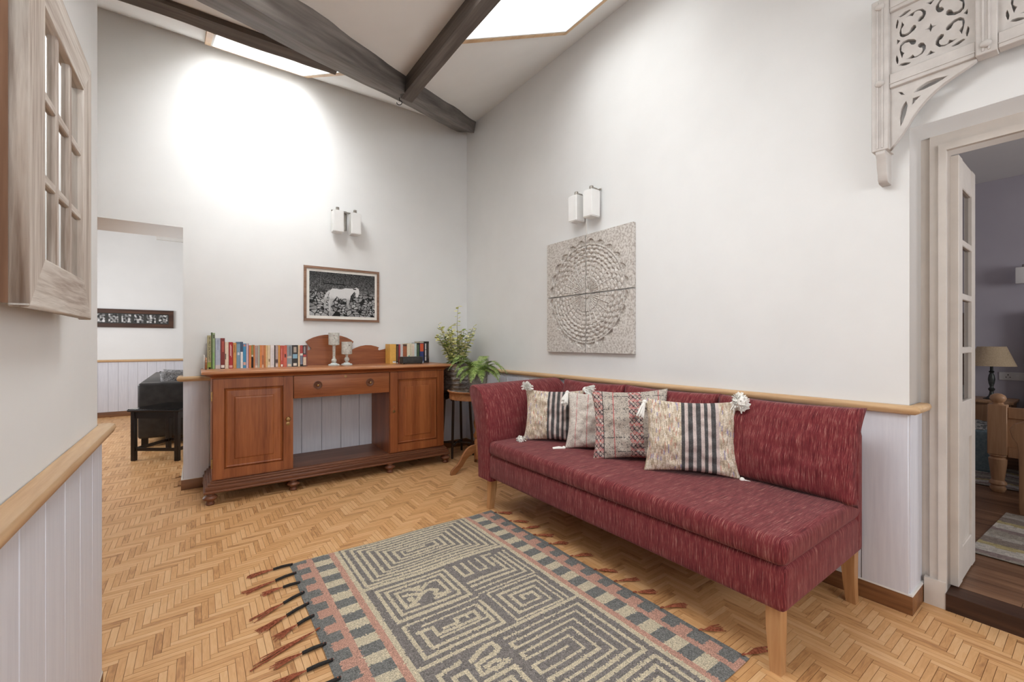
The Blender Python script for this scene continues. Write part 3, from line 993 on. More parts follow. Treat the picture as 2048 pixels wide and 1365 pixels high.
def door(x0, x1, z0, z1):
    d = boxes('door', [], 'cabinet_z', sb) if False else None
    st = .072
    fy0, fy1 = FY, FY + .021
    bm = bmesh.new()
    for q in ((x0, x0 + st, fy0, fy1, z0, z1), (x1 - st, x1, fy0, fy1, z0, z1), (x0 + st, x1 - st, fy0, fy1, z0, z0 + st), (x0 + st, x1 - st, fy0, fy1, z1 - st, z1)):
        bm_box(bm, *q)
    bmesh.ops.bevel(bm, geom=bm.edges[:], offset=.0035, segments=2, affect='EDGES', clamp_overlap=True)
    d = put('door', from_bm(bm), 'cabinet_z', sb, smooth=40)
    # raised and fielded panel
    a0, a1, b0, b1 = x0 + st, x1 - st, z0 + st, z1 - st
    bm = bmesh.new()
    steps = [(0, fy0 + .016), (.012, fy0 + .006), (.02, fy0 + .012), (.065, fy0 + .010), (.07, fy0 + .004), (.08, fy0 + .003)]
    rings = [[bm.verts.new(p) for p in ((a0 + i, y, b0 + i), (a1 - i, y, b0 + i), (a1 - i, y, b1 - i), (a0 + i, y, b1 - i))] for i, y in steps]
    for p, q in zip(rings, rings[1:]):
        for j in range(4):
            bm.faces.new((p[j], p[(j + 1) % 4], q[(j + 1) % 4], q[j]))
    bm.faces.new(rings[-1])
    put('panel', from_bm(bm), 'cabinet_z', d)
    return d
d1 = door(BL + .004, D1 - .002, .178, .926)
d2 = door(D2 + .003, BR - .004, .178, .926)
RX = Matrix.Rotation(PI / 2, 4, 'X')       # lathe axis to -y
lathe('knob', [(.004, 0), (.006, .006), (.006, .012), (.016, .018), (.019, .026), (.014, .034), (0, .036)], (D1 - .042, FY, .585), 'brass', d1, 18, RX)
lathe('escutcheon', [(.015, 0), (.015, .003), (.006, .0045), (.0, .0045)], (D1 - .040, FY, .545), 'brass', d1, 18, RX)
lathe('escutcheon', [(.013, 0), (.013, .003), (.005, .004), (.0, .004)], (D2 + .040, FY, .56), 'brass', d2, 16, RX)
lathe('keyhole_pin', [(.006, 0), (.006, .004), (0, .005)], (D2 + .040, FY, .60), 'brass', d2, 12, RX)
for z in (.80, .30):
    box('hinge', BL - .006, BL + .003, FY - .004, FY + .02, z - .035, z + .035, 'brass', d1, .001, 1)
dr = box('drawer', D1 + .003, D2 - .003, FY + .004, FY + .035, .742, .926, 'cabinet_x', sb, .003, 2)
for x in (-1.735, -1.298):
    lathe('pull', [(.036, 0), (.036, .004), (.031, .005), (.026, .001), (.015, .001), (.011, .012), (.008, .02), (.0, .021)], (x, FY + .004, .842), 'cabinet_dark', dr, 22, RX)
    lathe('pull_boss', [(.007, 0), (.009, .002), (.005, .0045), (0, .005)], (x, FY - .016, .842), 'brass', dr, 14, RX)
lathe('escutcheon', [(.010, 0), (.010, .002), (.0, .003)], (-1.51, FY + .004, .905), 'brass', dr, 14, RX)
# stepped plinth
for i, (z0, z1, o_) in enumerate(((.150, .168, .012), (.134, .152, .028), (.104, .136, .042), (.088, .106, .052))):
    box('plinth_step', BL - o_, BR + o_, FY - o_ + .02, -.012, z0, z1, 'cabinet_dark', sb, .006, 2)
for x in (-2.475, -1.92, -1.115, -.545):
    for y in (-.52, -.075):
        lathe('foot', [(.024, .0), (.030, .008), (.022, .026), (.026, .032), (.043, .042), (.048, .054), (.040, .066), (.026, .072), (.024, .078), (.036, .084), (.036, .092)], (x, y, 0), 'cabinet_dark', sb, 20)
# shaped back board
h = []
cx0 = -1.52
def arch(x0, x1, z0, z1, n_=12):
    return [(x0 + (x1 - x0) * i / n_, z0 + (z1 - z0) * math.sin(PI * i / n_)) for i in range(n_ + 1)]
half = []      # from the centre to the right end: offsets from cx0, height
half += [(0, 1.273), (.05, 1.271), (.10, 1.262), (.15, 1.246), (.19, 1.226), (.215, 1.207), (.186, 1.166), (.176, 1.156), (.170, 1.146), (.172, 1.136), (.180, 1.128), (.192, 1.126), (.205, 1.128)]
half += [(.24, 1.145), (.29, 1.163), (.34, 1.171), (.39, 1.170), (.44, 1.158), (.470, 1.147), (.462, 1.140), (.460, 1.130), (.466, 1.121), (.478, 1.118)]
half += [(.52, 1.127), (.57, 1.142), (.62, 1.150), (.68, 1.150), (.76, 1.136), (.84, 1.118), (.92, 1.103), (.98, 1.096), (1.005, 1.088), (1.02, 1.07), (1.025, 1.04), (1.025, .985)]
outl = [(cx0 + a, z) for a, z in half] + [(cx0 - min(a, .93), z) for a, z in half[::-1]][:-1]
plate('back_board', outl, [], .02, XZ(-.014), 'cabinet_x', sb, bevel=.002)

# ------------------------------------------------------------------ books
def book(x0, x1, y0, dep, h, rgb, label, group, decor=(), z0=.985, title=None, flat_lying=False):
    w = x1 - x0 - .0006
    nm = 'book_%d_%d_%d' % rgb
    flat(nm, rgb, .5)
    t = .0016 if w > .008 else .0009
    b_ = root('book', label, 'book', ((x0 + x1) / 2, y0 + dep / 2, z0), group)
    cv = boxes('cover', [(x0, x0 + t, y0, y0 + dep, z0, z0 + h), (x0 + w - t, x0 + w, y0, y0 + dep, z0, z0 + h), (x0 + t, x0 + w - t, y0, y0 + t, z0, z0 + h)], nm, b_)
    box('pages', x0 + t, x0 + w - t, y0 + t, y0 + dep - .003, z0 + .002, z0 + h - .003, 'page_cream', b_)
    for (a, c, col, m0, m1) in decor:       # band from a to c of the height, m0..m1 of the width
        cn = 'ink_%d_%d_%d' % col
        flat(cn, col, .5)
        box('spine_band', x0 + w * m0, x0 + w * m1, y0 - .0004, y0, z0 + h * a, z0 + h * c, cn, cv)
    if title:
        me = text_me(title[0], title[1], frame_mtx((x0 + w * title[3], y0 - .0005, z0 + h * title[2]), (0, 0, -1), (1, 0, 0)))
        put('title', me, flat('ink_%d_%d_%d' % title[4], title[4]), cv)
    return b_
LW, DK, CR = (232, 226, 216), (40, 38, 38), (228, 212, 184)
GL = 'row of books at the left end of the sideboard'
LB = [  # x0, x1, height, colour, label, decor
 (-2.487, -2.462, .272, (176, 166, 128), 'tall khaki book with a black vertical title at the left end', [(.02, .20, (150, 160, 70), 0, 1), (.0, .05, DK, .3, .9)], ('MY FIRST DICTIONARY', .0185, .60, .5, (36, 36, 30))),
 (-2.462, -2.453, .296, (78, 96, 52), 'thin dark green book standing tallest in the row', [], None),
 (-2.453, -2.436, .292, (150, 168, 128), 'tall pale green book beside the dark green one', [(.0, .45, (140, 186, 110), .1, .6), (.85, .95, (90, 92, 80), .2, .8)], None),
 (-2.434, -2.400, .250, (176, 184, 200), 'wide pale blue grey book with a small sticker', [(.0, .12, (208, 198, 194), 0, 1), (.62, .94, (150, 160, 182), .4, .6)], None),
 (-2.399, -2.370, .250, (126, 52, 46), 'tall maroon book with a white sticker at the foot', [(.03, .12, LW, .1, .9), (.55, .9, (176, 84, 70), .3, .8), (.0, .02, DK, .0, 1)], None),
 (-2.369, -2.344, .218, (226, 210, 186), 'cream book between the maroon and the bright red ones', [(.35, .56, (96, 84, 70), .06, .3)], None),
 (-2.343, -2.315, .218, (170, 44, 44), 'bright red book with white lettering', [(.03, .12, (222, 170, 160), .1, .95), (.48, .9, (236, 214, 206), .34, .48), (.42, .85, (236, 214, 206), .6, .68)], None),
 (-2.313, -2.290, .212, (206, 152, 84), 'ochre book to the right of the bright red one', [(.62, .92, (128, 84, 50), .35, .6)], None),
 (-2.289, -2.262, .220, (122, 156, 176), 'steel blue book with a white bird shape', [(.50, .60, (210, 220, 226), .25, .8), (.92, 1, (86, 120, 144), 0, 1)], None),
 (-2.261, -2.243, .220, (64, 84, 112), 'navy and white book beside the steel blue one', [(.0, .62, (226, 224, 222), 0, .95)], None),
 (-2.242, -2.221, .206, (66, 144, 186), 'bright blue book with a pink sticker', [(.12, .24, (224, 178, 160), .05, .9), (.88, .97, (200, 130, 120), .1, .8)], None),
 (-2.220, -2.202, .206, (208, 186, 192), 'slim pale pink book after the bright blue one', [(0, 1, (146, 84, 120), .8, 1)], None),
 (-2.201, -2.184, .191, (214, 134, 74), 'orange paperback left of the olive and black one', [], None),
 (-2.183, -2.169, .191, (146, 142, 86), 'olive paperback with a black lower half', [(.0, .48, (34, 30, 28), 0, 1), (.5, .57, LW, .1, .9), (.08, .4, (216, 170, 120), .35, .65)], None),
 (-2.168, -2.158, .193, (206, 124, 66), 'slim orange paperback right of the olive and black one', [], None),
 (-2.157, -2.136, .189, (186, 158, 148), 'mauve grey paperback with speckled spine', [(.2, .9, (140, 144, 150), .4, .6), (.0, .1, (226, 210, 196), .2, .9)], None),
 (-2.135, -2.121, .189, (178, 176, 158), 'pale grey green slim paperback', [], None),
 (-2.120, -2.108, .191, (222, 140, 78), 'slim bright orange paperback beside the salmon one', [], None),
 (-2.107, -2.090, .191, (208, 138, 96), 'salmon paperback with a black title', [(.15, .55, (60, 48, 40), .4, .62), (.0, .12, (224, 190, 160), .1, .9)], None),
 (-2.089, -2.077, .191, (198, 124, 70), 'brownish orange paperback beside two cream ones', [], None),
 (-2.076, -2.064, .190, (226, 196, 140), 'slim pale yellow paperback', [], None),
 (-2.063, -2.043, .190, (224, 204, 168), 'cream paperback with a faint drawing', [(.25, .38, (150, 126, 92), .4, .9), (.0, .1, LW, .1, .9)], None),
 (-2.042, -2.013, .191, (226, 220, 218), 'wide white paperback in the middle of the row', [(.1, .9, (208, 204, 206), .4, .6)], None),
 (-2.012, -2.004, .191, (66, 56, 52), 'very thin black paperback beside the white one', [], None),
 (-2.003, -1.983, .189, (180, 160, 156), 'grey mauve paperback with a dark picture', [(.2, .36, (84, 66, 66), .05, .95), (.02, .14, (224, 208, 202), .1, .9)], None),
 (-1.982, -1.966, .191, (212, 150, 76), 'mustard orange paperback left of two red ones', [], None),
 (-1.965, -1.944, .188, (190, 84, 70), 'brick red paperback with white specks', [(.02, .12, LW, .2, .9), (.3, .85, (214, 150, 136), .4, .6)], None),
 (-1.943, -1.914, .188, (206, 104, 84), 'wide coral red paperback', [(.44, .6, (84, 44, 44), .35, .75)], None),
 (-1.913, -1.873, .191, (150, 158, 162), 'wide grey blue paperback with a cream sticker', [(.02, .13, (226, 212, 190), .15, .85), (.52, .95, (112, 120, 126), .4, .8), (.4, .48, (196, 190, 176), .05, .95)], None),
 (-1.872, -1.825, .191, (54, 50, 48), 'thick black paperback with a blue picture on its spine', [(.38, .58, (136, 176, 196), .1, .9), (.66, .92, (178, 166, 150), .25, .75), (.04, .16, (226, 218, 204), .2, .8)], None),
 (-1.824, -1.809, .190, (228, 208, 172), 'slim cream paperback right of the thick black one', [(.5, .95, (196, 120, 70), .4, .6)], None),
 (-1.808, -1.785, .188, (176, 76, 74), 'red and slate paperback with a white band', [(.1, .52, (122, 134, 152), .05, .95), (.52, .62, LW, .0, 1), (.0, .1, DK, 0, 1)], None),
 (-1.784, -1.757, .189, (72, 62, 62), 'dark paperback with cream lower half near the end', [(.05, .44, (228, 206, 180), .05, .95), (.46, .56, (190, 72, 70), .05, .95), (.62, .95, (150, 140, 140), .2, .7), (.12, .2, DK, .4, .6)], None),
 (-1.756, -1.744, .190, (134, 76, 62), 'slim brown paperback closing the left row', [], None),
]
for k, (x0, x1, hh, rgb, lab, dec, tt) in enumerate(LB):
    book(x0, x1, -.160 - (k * 37 % 5) * .0015, .118 if k > 3 else .13, hh, rgb, lab, GL, dec, title=tt)
GR = 'row of books at the right end of the sideboard'
RB = [
 (-.985, -.921, .198, (226, 176, 86), 'thick yellow book at the left of the right-hand row', [(.04, .12, (236, 234, 230), .45, 1), (.12, .14, DK, .5, .95)]),
 (-.920, -.897, .196, (50, 40, 36), 'dark brown book with gold lettering beside the yellow one', [(.1, .92, (170, 136, 96), .42, .58), (.02, .06, LW, .2, .8)]),
 (-.896, -.877, .196, (164, 62, 66), 'red book between the dark brown and the white one', [(.02, .2, (190, 160, 110), .2, .8)]),
 (-.875, -.848, .196, (206, 200, 196), 'light grey book in the right-hand row', [(0, 1, (232, 226, 220), 0, .25)]),
 (-.847, -.808, .196, (170, 98, 62), 'terracotta brown book in the right-hand row', [(.9, 1, (80, 56, 44), 0, 1)]),
 (-.806, -.778, .203, (232, 222, 196), 'cream book with a teal patch beside the brown one', [(.05, .4, (70, 158, 158), .6, 1)]),
 (-.777, -.750, .206, (224, 214, 190), 'pale cream book behind the charcoal box', [(.3, .95, (196, 180, 140), .4, .55)]),
 (-.749, -.724, .203, (230, 216, 200), 'cream book with a pink line behind the charcoal box', [(.1, .9, (214, 160, 140), .45, .55)]),
 (-.723, -.701, .206, (206, 218, 216), 'pale ice blue book in the right-hand row', []),
 (-.700, -.667, .210, (50, 66, 46), 'dark green hardback in the right-hand row', [(.3, .9, (84, 104, 70), .3, .7), (.94, 1, (36, 34, 30), 0, 1)]),
 (-.664, -.620, .208, (52, 64, 116), 'blue book with an orange top half', [(.58, .98, (206, 90, 50), .05, .95), (.0, .1, (190, 196, 206), .5, .9)]),
 (-.617, -.583, .226, (36, 32, 34), 'tall black book with white capitals near the right end', [(.1, .9, (206, 200, 200), .3, .72), (.6, .63, (36, 32, 34), .2, .8), (.3, .33, (36, 32, 34), .2, .8)]),
 (-.582, -.560, .226, (44, 38, 36), 'tall black brown book at the right end', [(.2, .9, (120, 108, 96), .5, .8)]),
]
for k, (x0, x1, hh, rgb, lab, dec) in enumerate(RB):
    book(x0, x1, -.172 - (k % 3) * .002, .13, hh, rgb, lab, GR, dec)
flat('book_lying', (44, 40, 38))
bk = root('book', 'black book lying flat across the tops of the right-hand row', 'book', (-.64, -.11, 1.194), GR)
box('cover', -.668, -.619, -.172, -.04, 1.1935, 1.196, 'book_lying', bk)
box('pages', -.667, -.620, -.169, -.042, 1.196, 1.207, 'page_cream', bk)
box('cover', -.668, -.619, -.172, -.04, 1.207, 1.2095, 'book_lying', bk)
cb_ = root('charcoal_box', 'low charcoal grey box in front of the right-hand books', 'box', (-.80, -.27, .985))
box('body', -.905, -.692, -.315, -.215, .990, 1.052, 'charcoal', cb_, .006, 2)
boxes('foot_pads', [(-.897, -.885, -.31, -.30, .985, .991), (-.712, -.70, -.31, -.30, .985, .991), (-.897, -.885, -.23, -.22, .985, .991), (-.712, -.70, -.23, -.22, .985, .991)], 'iron_black', cb_)
box('lid', -.907, -.690, -.317, -.213, 1.050, 1.056, 'charcoal', cb_, .002, 1)
be = root('bookend', 'white metal and brown wood bookend at the left end of the books', 'bookend', (-2.50, -.20, .985))
box('upright', -2.512, -2.506, -.235, -.10, .985, 1.10, 'plaster_white', be, .002, 1)
box('base_plate', -2.512, -2.489, -.235, -.10, .985, .9872, 'plaster_white', be)
plate('wood_block', [(-.245 + .0, .987)] + [(-.245 + .028 - .028 * math.cos(t * PI / 10), 1.045 + .035 * math.sin(t * PI / 10)) for t in range(11)] + [(-.189, .987)], [], .013, YZ(-2.504), 'drum_wood', be)

# ------------------------------------------------------------------ candle holders
def candle(x, y, zt, long, label, seed):
    c = root('candle_holder', label, 'candle holder', (x, y, .985), 'grey floral candle holders on the sideboard')
    z = .985
    lathe('base', [(.050, 0), (.052, .008), (.044, .014), (.030, .018), (.022, .026)], (x, y, z), 'candle_base', c, 28)
    if long:
        lathe('stem', [(.012, .024), (.021, .036), (.024, .048), (.019, .060), (.012, .066), (.014, .074), (.010, .082), (.0125, .09), (.0135, .195)], (x, y, z), 'candle_ceramic', c, 22)
        z1, z2 = z + .193, z + .305
    else:
        lathe('stem', [(.012, .024), (.012, .034), (.019, .044), (.023, .056), (.018, .070), (.010, .080), (.011, .088), (.016, .108)], (x, y, z), 'candle_ceramic', c, 22)
        z1, z2 = z + .106, z + .222
    cup = lathe('cup', [(.018, z1 - .006), (.046, z1), (.0475, z1 + .006), (.0475, z2), (.0435, z2), (.0435, z1 + .03), (0, z1 + .03)], (x, y, 0), 'candle_ceramic', c, 30)
    rr = random.Random(seed)
    for k in range(14):
        a = rr.uniform(0, 2 * PI)
        zz = rr.uniform(z1 + .02, z2 - .02)
        bm = bmesh.new()
        bmesh.ops.create_icosphere(bm, subdivisions=1, radius=.005)
        bmesh.ops.transform(bm, matrix=Matrix.Translation((x + .047 * math.cos(a), y + .047 * math.sin(a), zz)) @ Matrix.Rotation(a, 4, 'Z') @ Matrix.Diagonal((.35, 1, 1, 1)), verts=bm.verts[:])
        put('flower', from_bm(bm), rr.choice(['bud_green', 'bud_red', 'candle_base']), cup, smooth=180)
candle(-1.528, -.20, 0, True, 'taller grey floral candle holder on a long stem', 3)
candle(-1.413, -.20, 0, False, 'shorter grey floral candle holder beside the tall one', 4)

# ------------------------------------------------------------------ framed horse photograph
HX0, HX1, HZ0, HZ1 = -1.749, -1.045, 1.407, 1.921
pf = root('framed_photograph', 'framed black and white photograph of a white horse before a stone wall', 'picture', (-1.397, -.012, HZ0))
def mitre_frame(parent, x0, x1, z0, z1, w, y_back, y_front, mat):
    for (p, q, r_, s_) in (((x0, z0), (x1, z0), (x1 - w, z0 + w), (x0 + w, z0 + w)), ((x1, z0), (x1, z1), (x1 - w, z1 - w), (x1 - w, z0 + w)), ((x1, z1), (x0, z1), (x0 + w, z1 - w), (x1 - w, z1 - w)), ((x0, z1), (x0, z0), (x0 + w, z0 + w), (x0 + w, z1 - w))):
        plate('frame_bar', [p, q, r_, s_], [], y_back - y_front, XZ(y_back), mat, parent, bevel=.0015)
mitre_frame(pf, HX0, HX1, HZ0, HZ1, .019, -.001, -.024, 'frame_brown')
box('mount', HX0 + .015, HX1 - .015, -.013, -.002, HZ0 + .015, HZ1 - .015, 'paper_white', pf)
px0, px1, pz0, pz1 = HX0 + .046, HX1 - .042, HZ0 + .048, HZ1 - .046
def poly_norm(pts):
    out = []
    for x, y in pts:
        u = (x - 185) / 640
        top, bot = 790 + 50 * u, 1222 + 20 * u
        out.append((u, 1 - (y - top) / (bot - top)))
    return out
horse = poly_norm([(370, 985), (400, 958), (440, 962), (480, 970), (520, 958), (560, 957), (600, 962), (622, 956), (634, 950), (645, 957), (660, 968), (664, 1000), (654, 1040), (642, 1050), (628, 1042), (626, 1010), (616, 990), (595, 1012), (578, 1032), (572, 1062), (562, 1092), (557, 1130), (575, 1164), (555, 1162), (541, 1124), (537, 1085), (534, 1056), (500, 1062), (466, 1058), (440, 1036), (426, 1058), (398, 1092), (384, 1132), (388, 1172), (398, 1190), (372, 1190), (361, 1150), (360, 1100), (374, 1060), (366, 1030)])
tail = poly_norm([(372, 972), (350, 990), (330, 1020), (318, 1060), (315, 1110), (325, 1165), (338, 1140), (340, 1100), (346, 1050), (364, 1012)])
def inside(p, poly):
    x, y = p
    r_ = False
    for i in range(len(poly)):
        (x1, y1), (x2, y2) = poly[i], poly[i - 1]
        if (y1 > y) != (y2 > y) and x < (x2 - x1) * (y - y1) / (y2 - y1) + x1:
            r_ = not r_
    return r_
rs = np.random.RandomState(3)
NU, NV = 170, 116
seeds = np.column_stack([rs.rand(430) * 1.48, rs.rand(430) ** .9 * 1.0])[:300]
tone = rs.uniform(.40, .66, 430)
gu, gv = np.meshgrid((np.arange(NU) + .5) / NU, (np.arange(NV) + .5) / NV)
dx = (gu[..., None] * 1.48 - seeds[:, 0])
dy = (gv[..., None] - seeds[:, 1]) * 1.35
dd = np.sqrt(dx ** 2 + dy ** 2)
idx = np.argsort(dd, axis=2)[..., :2]
f1 = np.take_along_axis(dd, idx[..., :1], 2)[..., 0]
f2 = np.take_along_axis(dd, idx[..., 1:2], 2)[..., 0]
img = np.where(f2 - f1 < .010 + .007 * rs.rand(NV, NU), .08, tone[idx[..., 0]] * (.8 + .35 * rs.rand(NV, NU)))
up = np.clip((gv - .50) / .14, 0, 1)
grain = np.kron(rs.rand(NV // 2, NU // 2), np.ones((2, 2)))
img = img * (1 - up) + up * (.16 + .40 * grain * (.6 + .4 * rs.rand(NV, NU)))
img *= np.clip(1.35 - gv * .75, .35, 1.1)
img = np.where((np.abs(gv - .76 + .05 * gu) < .012) & (gu < .55) & (gu > .2), .04, img)
img = np.where((gv < .14) & (f2 - f1 < .014), .04, img)
for j in range(NV):
    for i in range(NU):
        p = (gu[j, i], gv[j, i])
        if inside(p, horse) or inside(p, tail):
            sh = .84 + .05 * noise.noise(Vector((p[0] * 14, p[1] * 14, 2))) + rs.rand() * .05 - .14 * max(0, min(1, (.50 - p[1]) * 9)) * (1 if .30 < p[0] < .64 else .4)
            if inside(p, tail): sh -= .22 * rs.rand()
            if p[1] < .40: sh -= .10
            if .655 < p[0] < .70 and p[1] > .55 and (abs((p[1] * 40) % 4 - 2) < .5): sh = .15
            img[j, i] = sh
        elif .56 < p[0] < .66 and .33 < p[1] < .56 and inside((p[0], p[1]), [(.56, .34), (.66, .36), (.68, .5), (.66, .57), (.62, .52)]):
            img[j, i] *= .45
def gray(u, v):
    g = float(img[min(NV - 1, int(v * NV)), min(NU - 1, int(u * NU))])
    g = min(.9, g * 1.1) ** 2.0 * .85
    return (g, g, g)
put('photo', grid_me(NU, NV, lambda u, v: (px0 + (px1 - px0) * u, -.0136, pz0 + (pz1 - pz0) * v), gray), 'print', pf)

# ------------------------------------------------------------------ wall lamps
def sconce(label, M_):
    """local frame: x along the wall, y out of the wall, z up, origin at the centre of the plate top"""
    s_ = root('wall_lamp', label, 'wall lamp', M_ @ Vector((0, 0, 0)))
    box('back_plate', -.022, .022, 0, .012, -.19, .0, 'nickel', s_, .003, 2, M_)
    box('cross_bar', -.125, .125, .012, .022, -.022, -.008, 'nickel', s_, .002, 1, M_)
    for sx in (-1, 1):
        box('arm', sx * .082 - .008, sx * .082 + .008, .02, .10, -.018, .0, 'nickel', s_, .002, 1, M_)
        a = put('holder', lathe_me([(.016, -.028), (.016, .004), (.013, .007), (0, .007)], (0, 0, 0), 18), 'nickel', s_, smooth=40)
        a.data.transform(M_ @ Matrix.Translation((sx * .082, .082, 0)))
        bm = bmesh.new()
        bm_box(bm, sx * .082 - .048, sx * .082 + .048, .034, .130, -.238, -.03)
        bmesh.ops.bevel(bm, geom=bm.edges[:], offset=.006, segments=3, affect='EDGES')
        bmesh.ops.transform(bm, matrix=M_, verts=bm.verts[:])
        put('shade', from_bm(bm), 'opal_glass', s_, smooth=40)
    return s_
sconce('twin wall lamp with white glass shades above the horse photograph', Matrix.Translation((-1.385, 0, 2.49)) @ Matrix.Rotation(PI, 4, 'Z'))
sconce('twin wall lamp with white glass shades above the carved panels', Matrix.Translation((0, -1.985, 2.405)) @ Matrix.Rotation(PI / 2, 4, 'Z'))
box('cable_cover', -.012, 0, -1.948, -1.934, 2.05, 2.25, 'plaster_white', None, .003, 1)
tag(bpy.data.objects['cable_cover'], 'white cable cover running from the right wall lamp down to the carved panels', 'cable cover')

# ------------------------------------------------------------------ carved mandala panels
MY0, MY1, MZ0, MZ1 = -2.424, -1.483, 1.118, 2.064
MCY, MCZ, MR = (MY0 + MY1) / 2, (MZ0 + MZ1) / 2, .44
def relief(y, z):
    a, b_ = y - MCY, z - MCZ
    r = math.hypot(a, b_) / MR
    th = math.atan2(b_, a)
    if r > 1.0:
        return .0
    def ridge(n_, sharp=1.0, ph=0):
        return abs(math.sin(th * n_ / 2 + ph)) ** sharp
    if r < .09:
        return -.002
    if r < .30:
        return -.013 + .013 * ridge(44, .7) * min(1, (r - .07) / .08)
    if r < .33:
        return -.001
    if r < .58:
        k = (r - .33) / .25
        rib = max(0.0, 1 - abs((th * 26 / PI) % 2 - 1) * 2.1)
        cell = abs(math.sin(PI * k * 3)) ** .5
        return -.014 + .014 * max(rib, .75 * cell * (1 - .4 * rib))
    if r < .88:
        k = (r - .58) / .30
        row = int(k * 3.999)
        a_ = th * 19 / PI + (row % 2) * .5
        d_ = abs(a_ % 1 - .5) * 2 + abs((k * 4) % 1 - .5) * 2
        return -.015 + .016 * max(0.0, min(1.0, 1.55 - d_))
    if r < .905:
        return -.001
    sc = ridge(24, 1.0)
    if r > .905 + .085 * sc:
        return .0
    return -.022 * sc
gap = .011
MN = 110
for (ya, yb, za, zb, lab) in ((MCY + gap / 2, MY1, MCZ + gap / 2, MZ1, 'upper left carved whitewashed panel of the mandala set of four'), (MY0, MCY - gap / 2, MCZ + gap / 2, MZ1, 'upper right carved whitewashed panel of the mandala set of four'), (MCY + gap / 2, MY1, MZ0, MCZ - gap / 2, 'lower left carved whitewashed panel of the mandala set of four'), (MY0, MCY - gap / 2, MZ0, MCZ - gap / 2, 'lower right carved whitewashed panel of the mandala set of four')):
    pn = root('carved_panel', lab, 'wall panel', (-.016, (ya + yb) / 2, za), 'carved mandala panels on the right wall')
    box('board', -.014, -.002, ya, yb, za, zb, 'mandala_wood', pn)
    fr = grid_me(MN, MN, lambda u, v: (-.032 - 1.0 * relief(ya + (yb - ya) * u, za + (zb - za) * v), ya + (yb - ya) * u, za + (zb - za) * v))
    # skirt so the carving is a solid slab
    bm = bmesh.new(); bm.from_mesh(fr)
    be_ = [e for e in bm.edges if e.is_boundary]
    ex = bmesh.ops.extrude_edge_only(bm, edges=be_)
    for v in [g_ for g_ in ex['geom'] if isinstance(g_, bmesh.types.BMVert)]:
        v.co.x = -.0135
    put('carving', from_bm(bm), 'mandala_wood', pn, smooth=35)

# ------------------------------------------------------------------ window mirror on the left wall
MXF, MXB = -2.764, -2.788
mir = root('window_mirror', 'weathered wooden window frame mirror with nine panes on the left wall', 'mirror', (XC + .02, -3.15, 1.262))
QY0, QY1, QZ0, QZ1 = -3.395, -2.905, 1.262, 1.885
st = .085
def yz_bar(name, pts, mat, x0=MXB, x1=MXF):
    plate(name, pts, [], x1 - x0, YZ(x0), mat, mir, bevel=.002)
yz_bar('frame_bar', [(QY0, QZ0), (QY1, QZ0), (QY1 - st, QZ0 + st), (QY0 + st, QZ0 + st)], 'worn_wood_y')
yz_bar('frame_bar', [(QY0, QZ1), (QY1, QZ1), (QY1 - st, QZ1 - st), (QY0 + st, QZ1 - st)], 'worn_wood_y')
yz_bar('frame_bar', [(QY0, QZ0), (QY0 + st, QZ0 + st), (QY0 + st, QZ1 - st), (QY0, QZ1)], 'worn_wood_z')
yz_bar('frame_bar', [(QY1, QZ0), (QY1 - st, QZ0 + st), (QY1 - st, QZ1 - st), (QY1, QZ1)], 'worn_wood_z')
box('side_batten', MXB - .012, MXF - .003, QY0 - .001, QY0 + .004, QZ0 + .001, QZ1, 'raw_brown', mir)
boxes('back_batten', [(XC, MXB, QY0 + .02, QY0 + .05, QZ0 + .03, QZ1 - .03), (XC, MXB, QY1 - .05, QY1 - .02, QZ0 + .03, QZ1 - .03)], 'raw_brown', mir)
a0, a1, c0, c1 = QY0 + st, QY1 - st, QZ0 + st, QZ1 - st
for k in (1, 2):
    y = a0 + (a1 - a0) * k / 3
    box('glazing_bar', MXB + .003, MXF - .004, y - .009, y + .009, c0 - .001, c1 + .001, 'worn_wood_z', mir, .002, 1)
    z = c0 + (c1 - c0) * k / 3
    for j in range(3):
        ya, yb = a0 + (a1 - a0) * j / 3, a0 + (a1 - a0) * (j + 1) / 3
        box('glazing_bar', MXB + .003, MXF - .005, ya + (.009 if j else 0), yb - (.009 if j < 2 else 0), z - .009, z + .009, 'worn_wood_y', mir, .002, 1)
for i in range(3):
    for j in range(3):
        ya, yb = a0 + (a1 - a0) * j / 3, a0 + (a1 - a0) * (j + 1) / 3
        za, zb = c0 + (c1 - c0) * i / 3, c0 + (c1 - c0) * (i + 1) / 3
        box('pane', MXF - .016, MXF - .011, ya, yb, za, zb, 'mirror', mir)

# ------------------------------------------------------------------ rug
rug = root('rug', 'flat woven rug with maze pattern in grey and cream and pink borders', 'rug', ((RUG[0] + RUG[1]) / 2, (RUG[2] + RUG[3]) / 2, 0))
RW, RH = RUG[1] - RUG[0], RUG[3] - RUG[2]
CELL = .0058
GW, GH = int(RW / CELL), int(RH / CELL)
DARKC, CREAMC, PINKC = srgb(126, 120, 116), srgb(204, 192, 166), srgb(194, 150, 132)
DARK2 = srgb(118, 118, 115)
R_ = np.zeros((GH, GW), dtype=int)                       # 0 dark, 1 cream, 2 pink, 3 border dark
def rect(u0, v0, u1, v1, c):
    R_[max(0, int(round(v0 / CELL))):max(0, int(round(v1 / CELL))), max(0, int(round(u0 / CELL))):max(0, int(round(u1 / CELL)))] = c
def pline(pts, c=1, w=.0175):
    for (u0, v0), (u1, v1) in zip(pts, pts[1:]):
        L = math.hypot(u1 - u0, v1 - v0)
        for k in range(int(L / .004) + 1):
            t = k * .004 / max(L, 1e-6)
            u, v = u0 + (u1 - u0) * min(t, 1), v0 + (v1 - v0) * min(t, 1)
            rect(u - w / 2, v - w / 2, u + w / 2, v + w / 2, c)
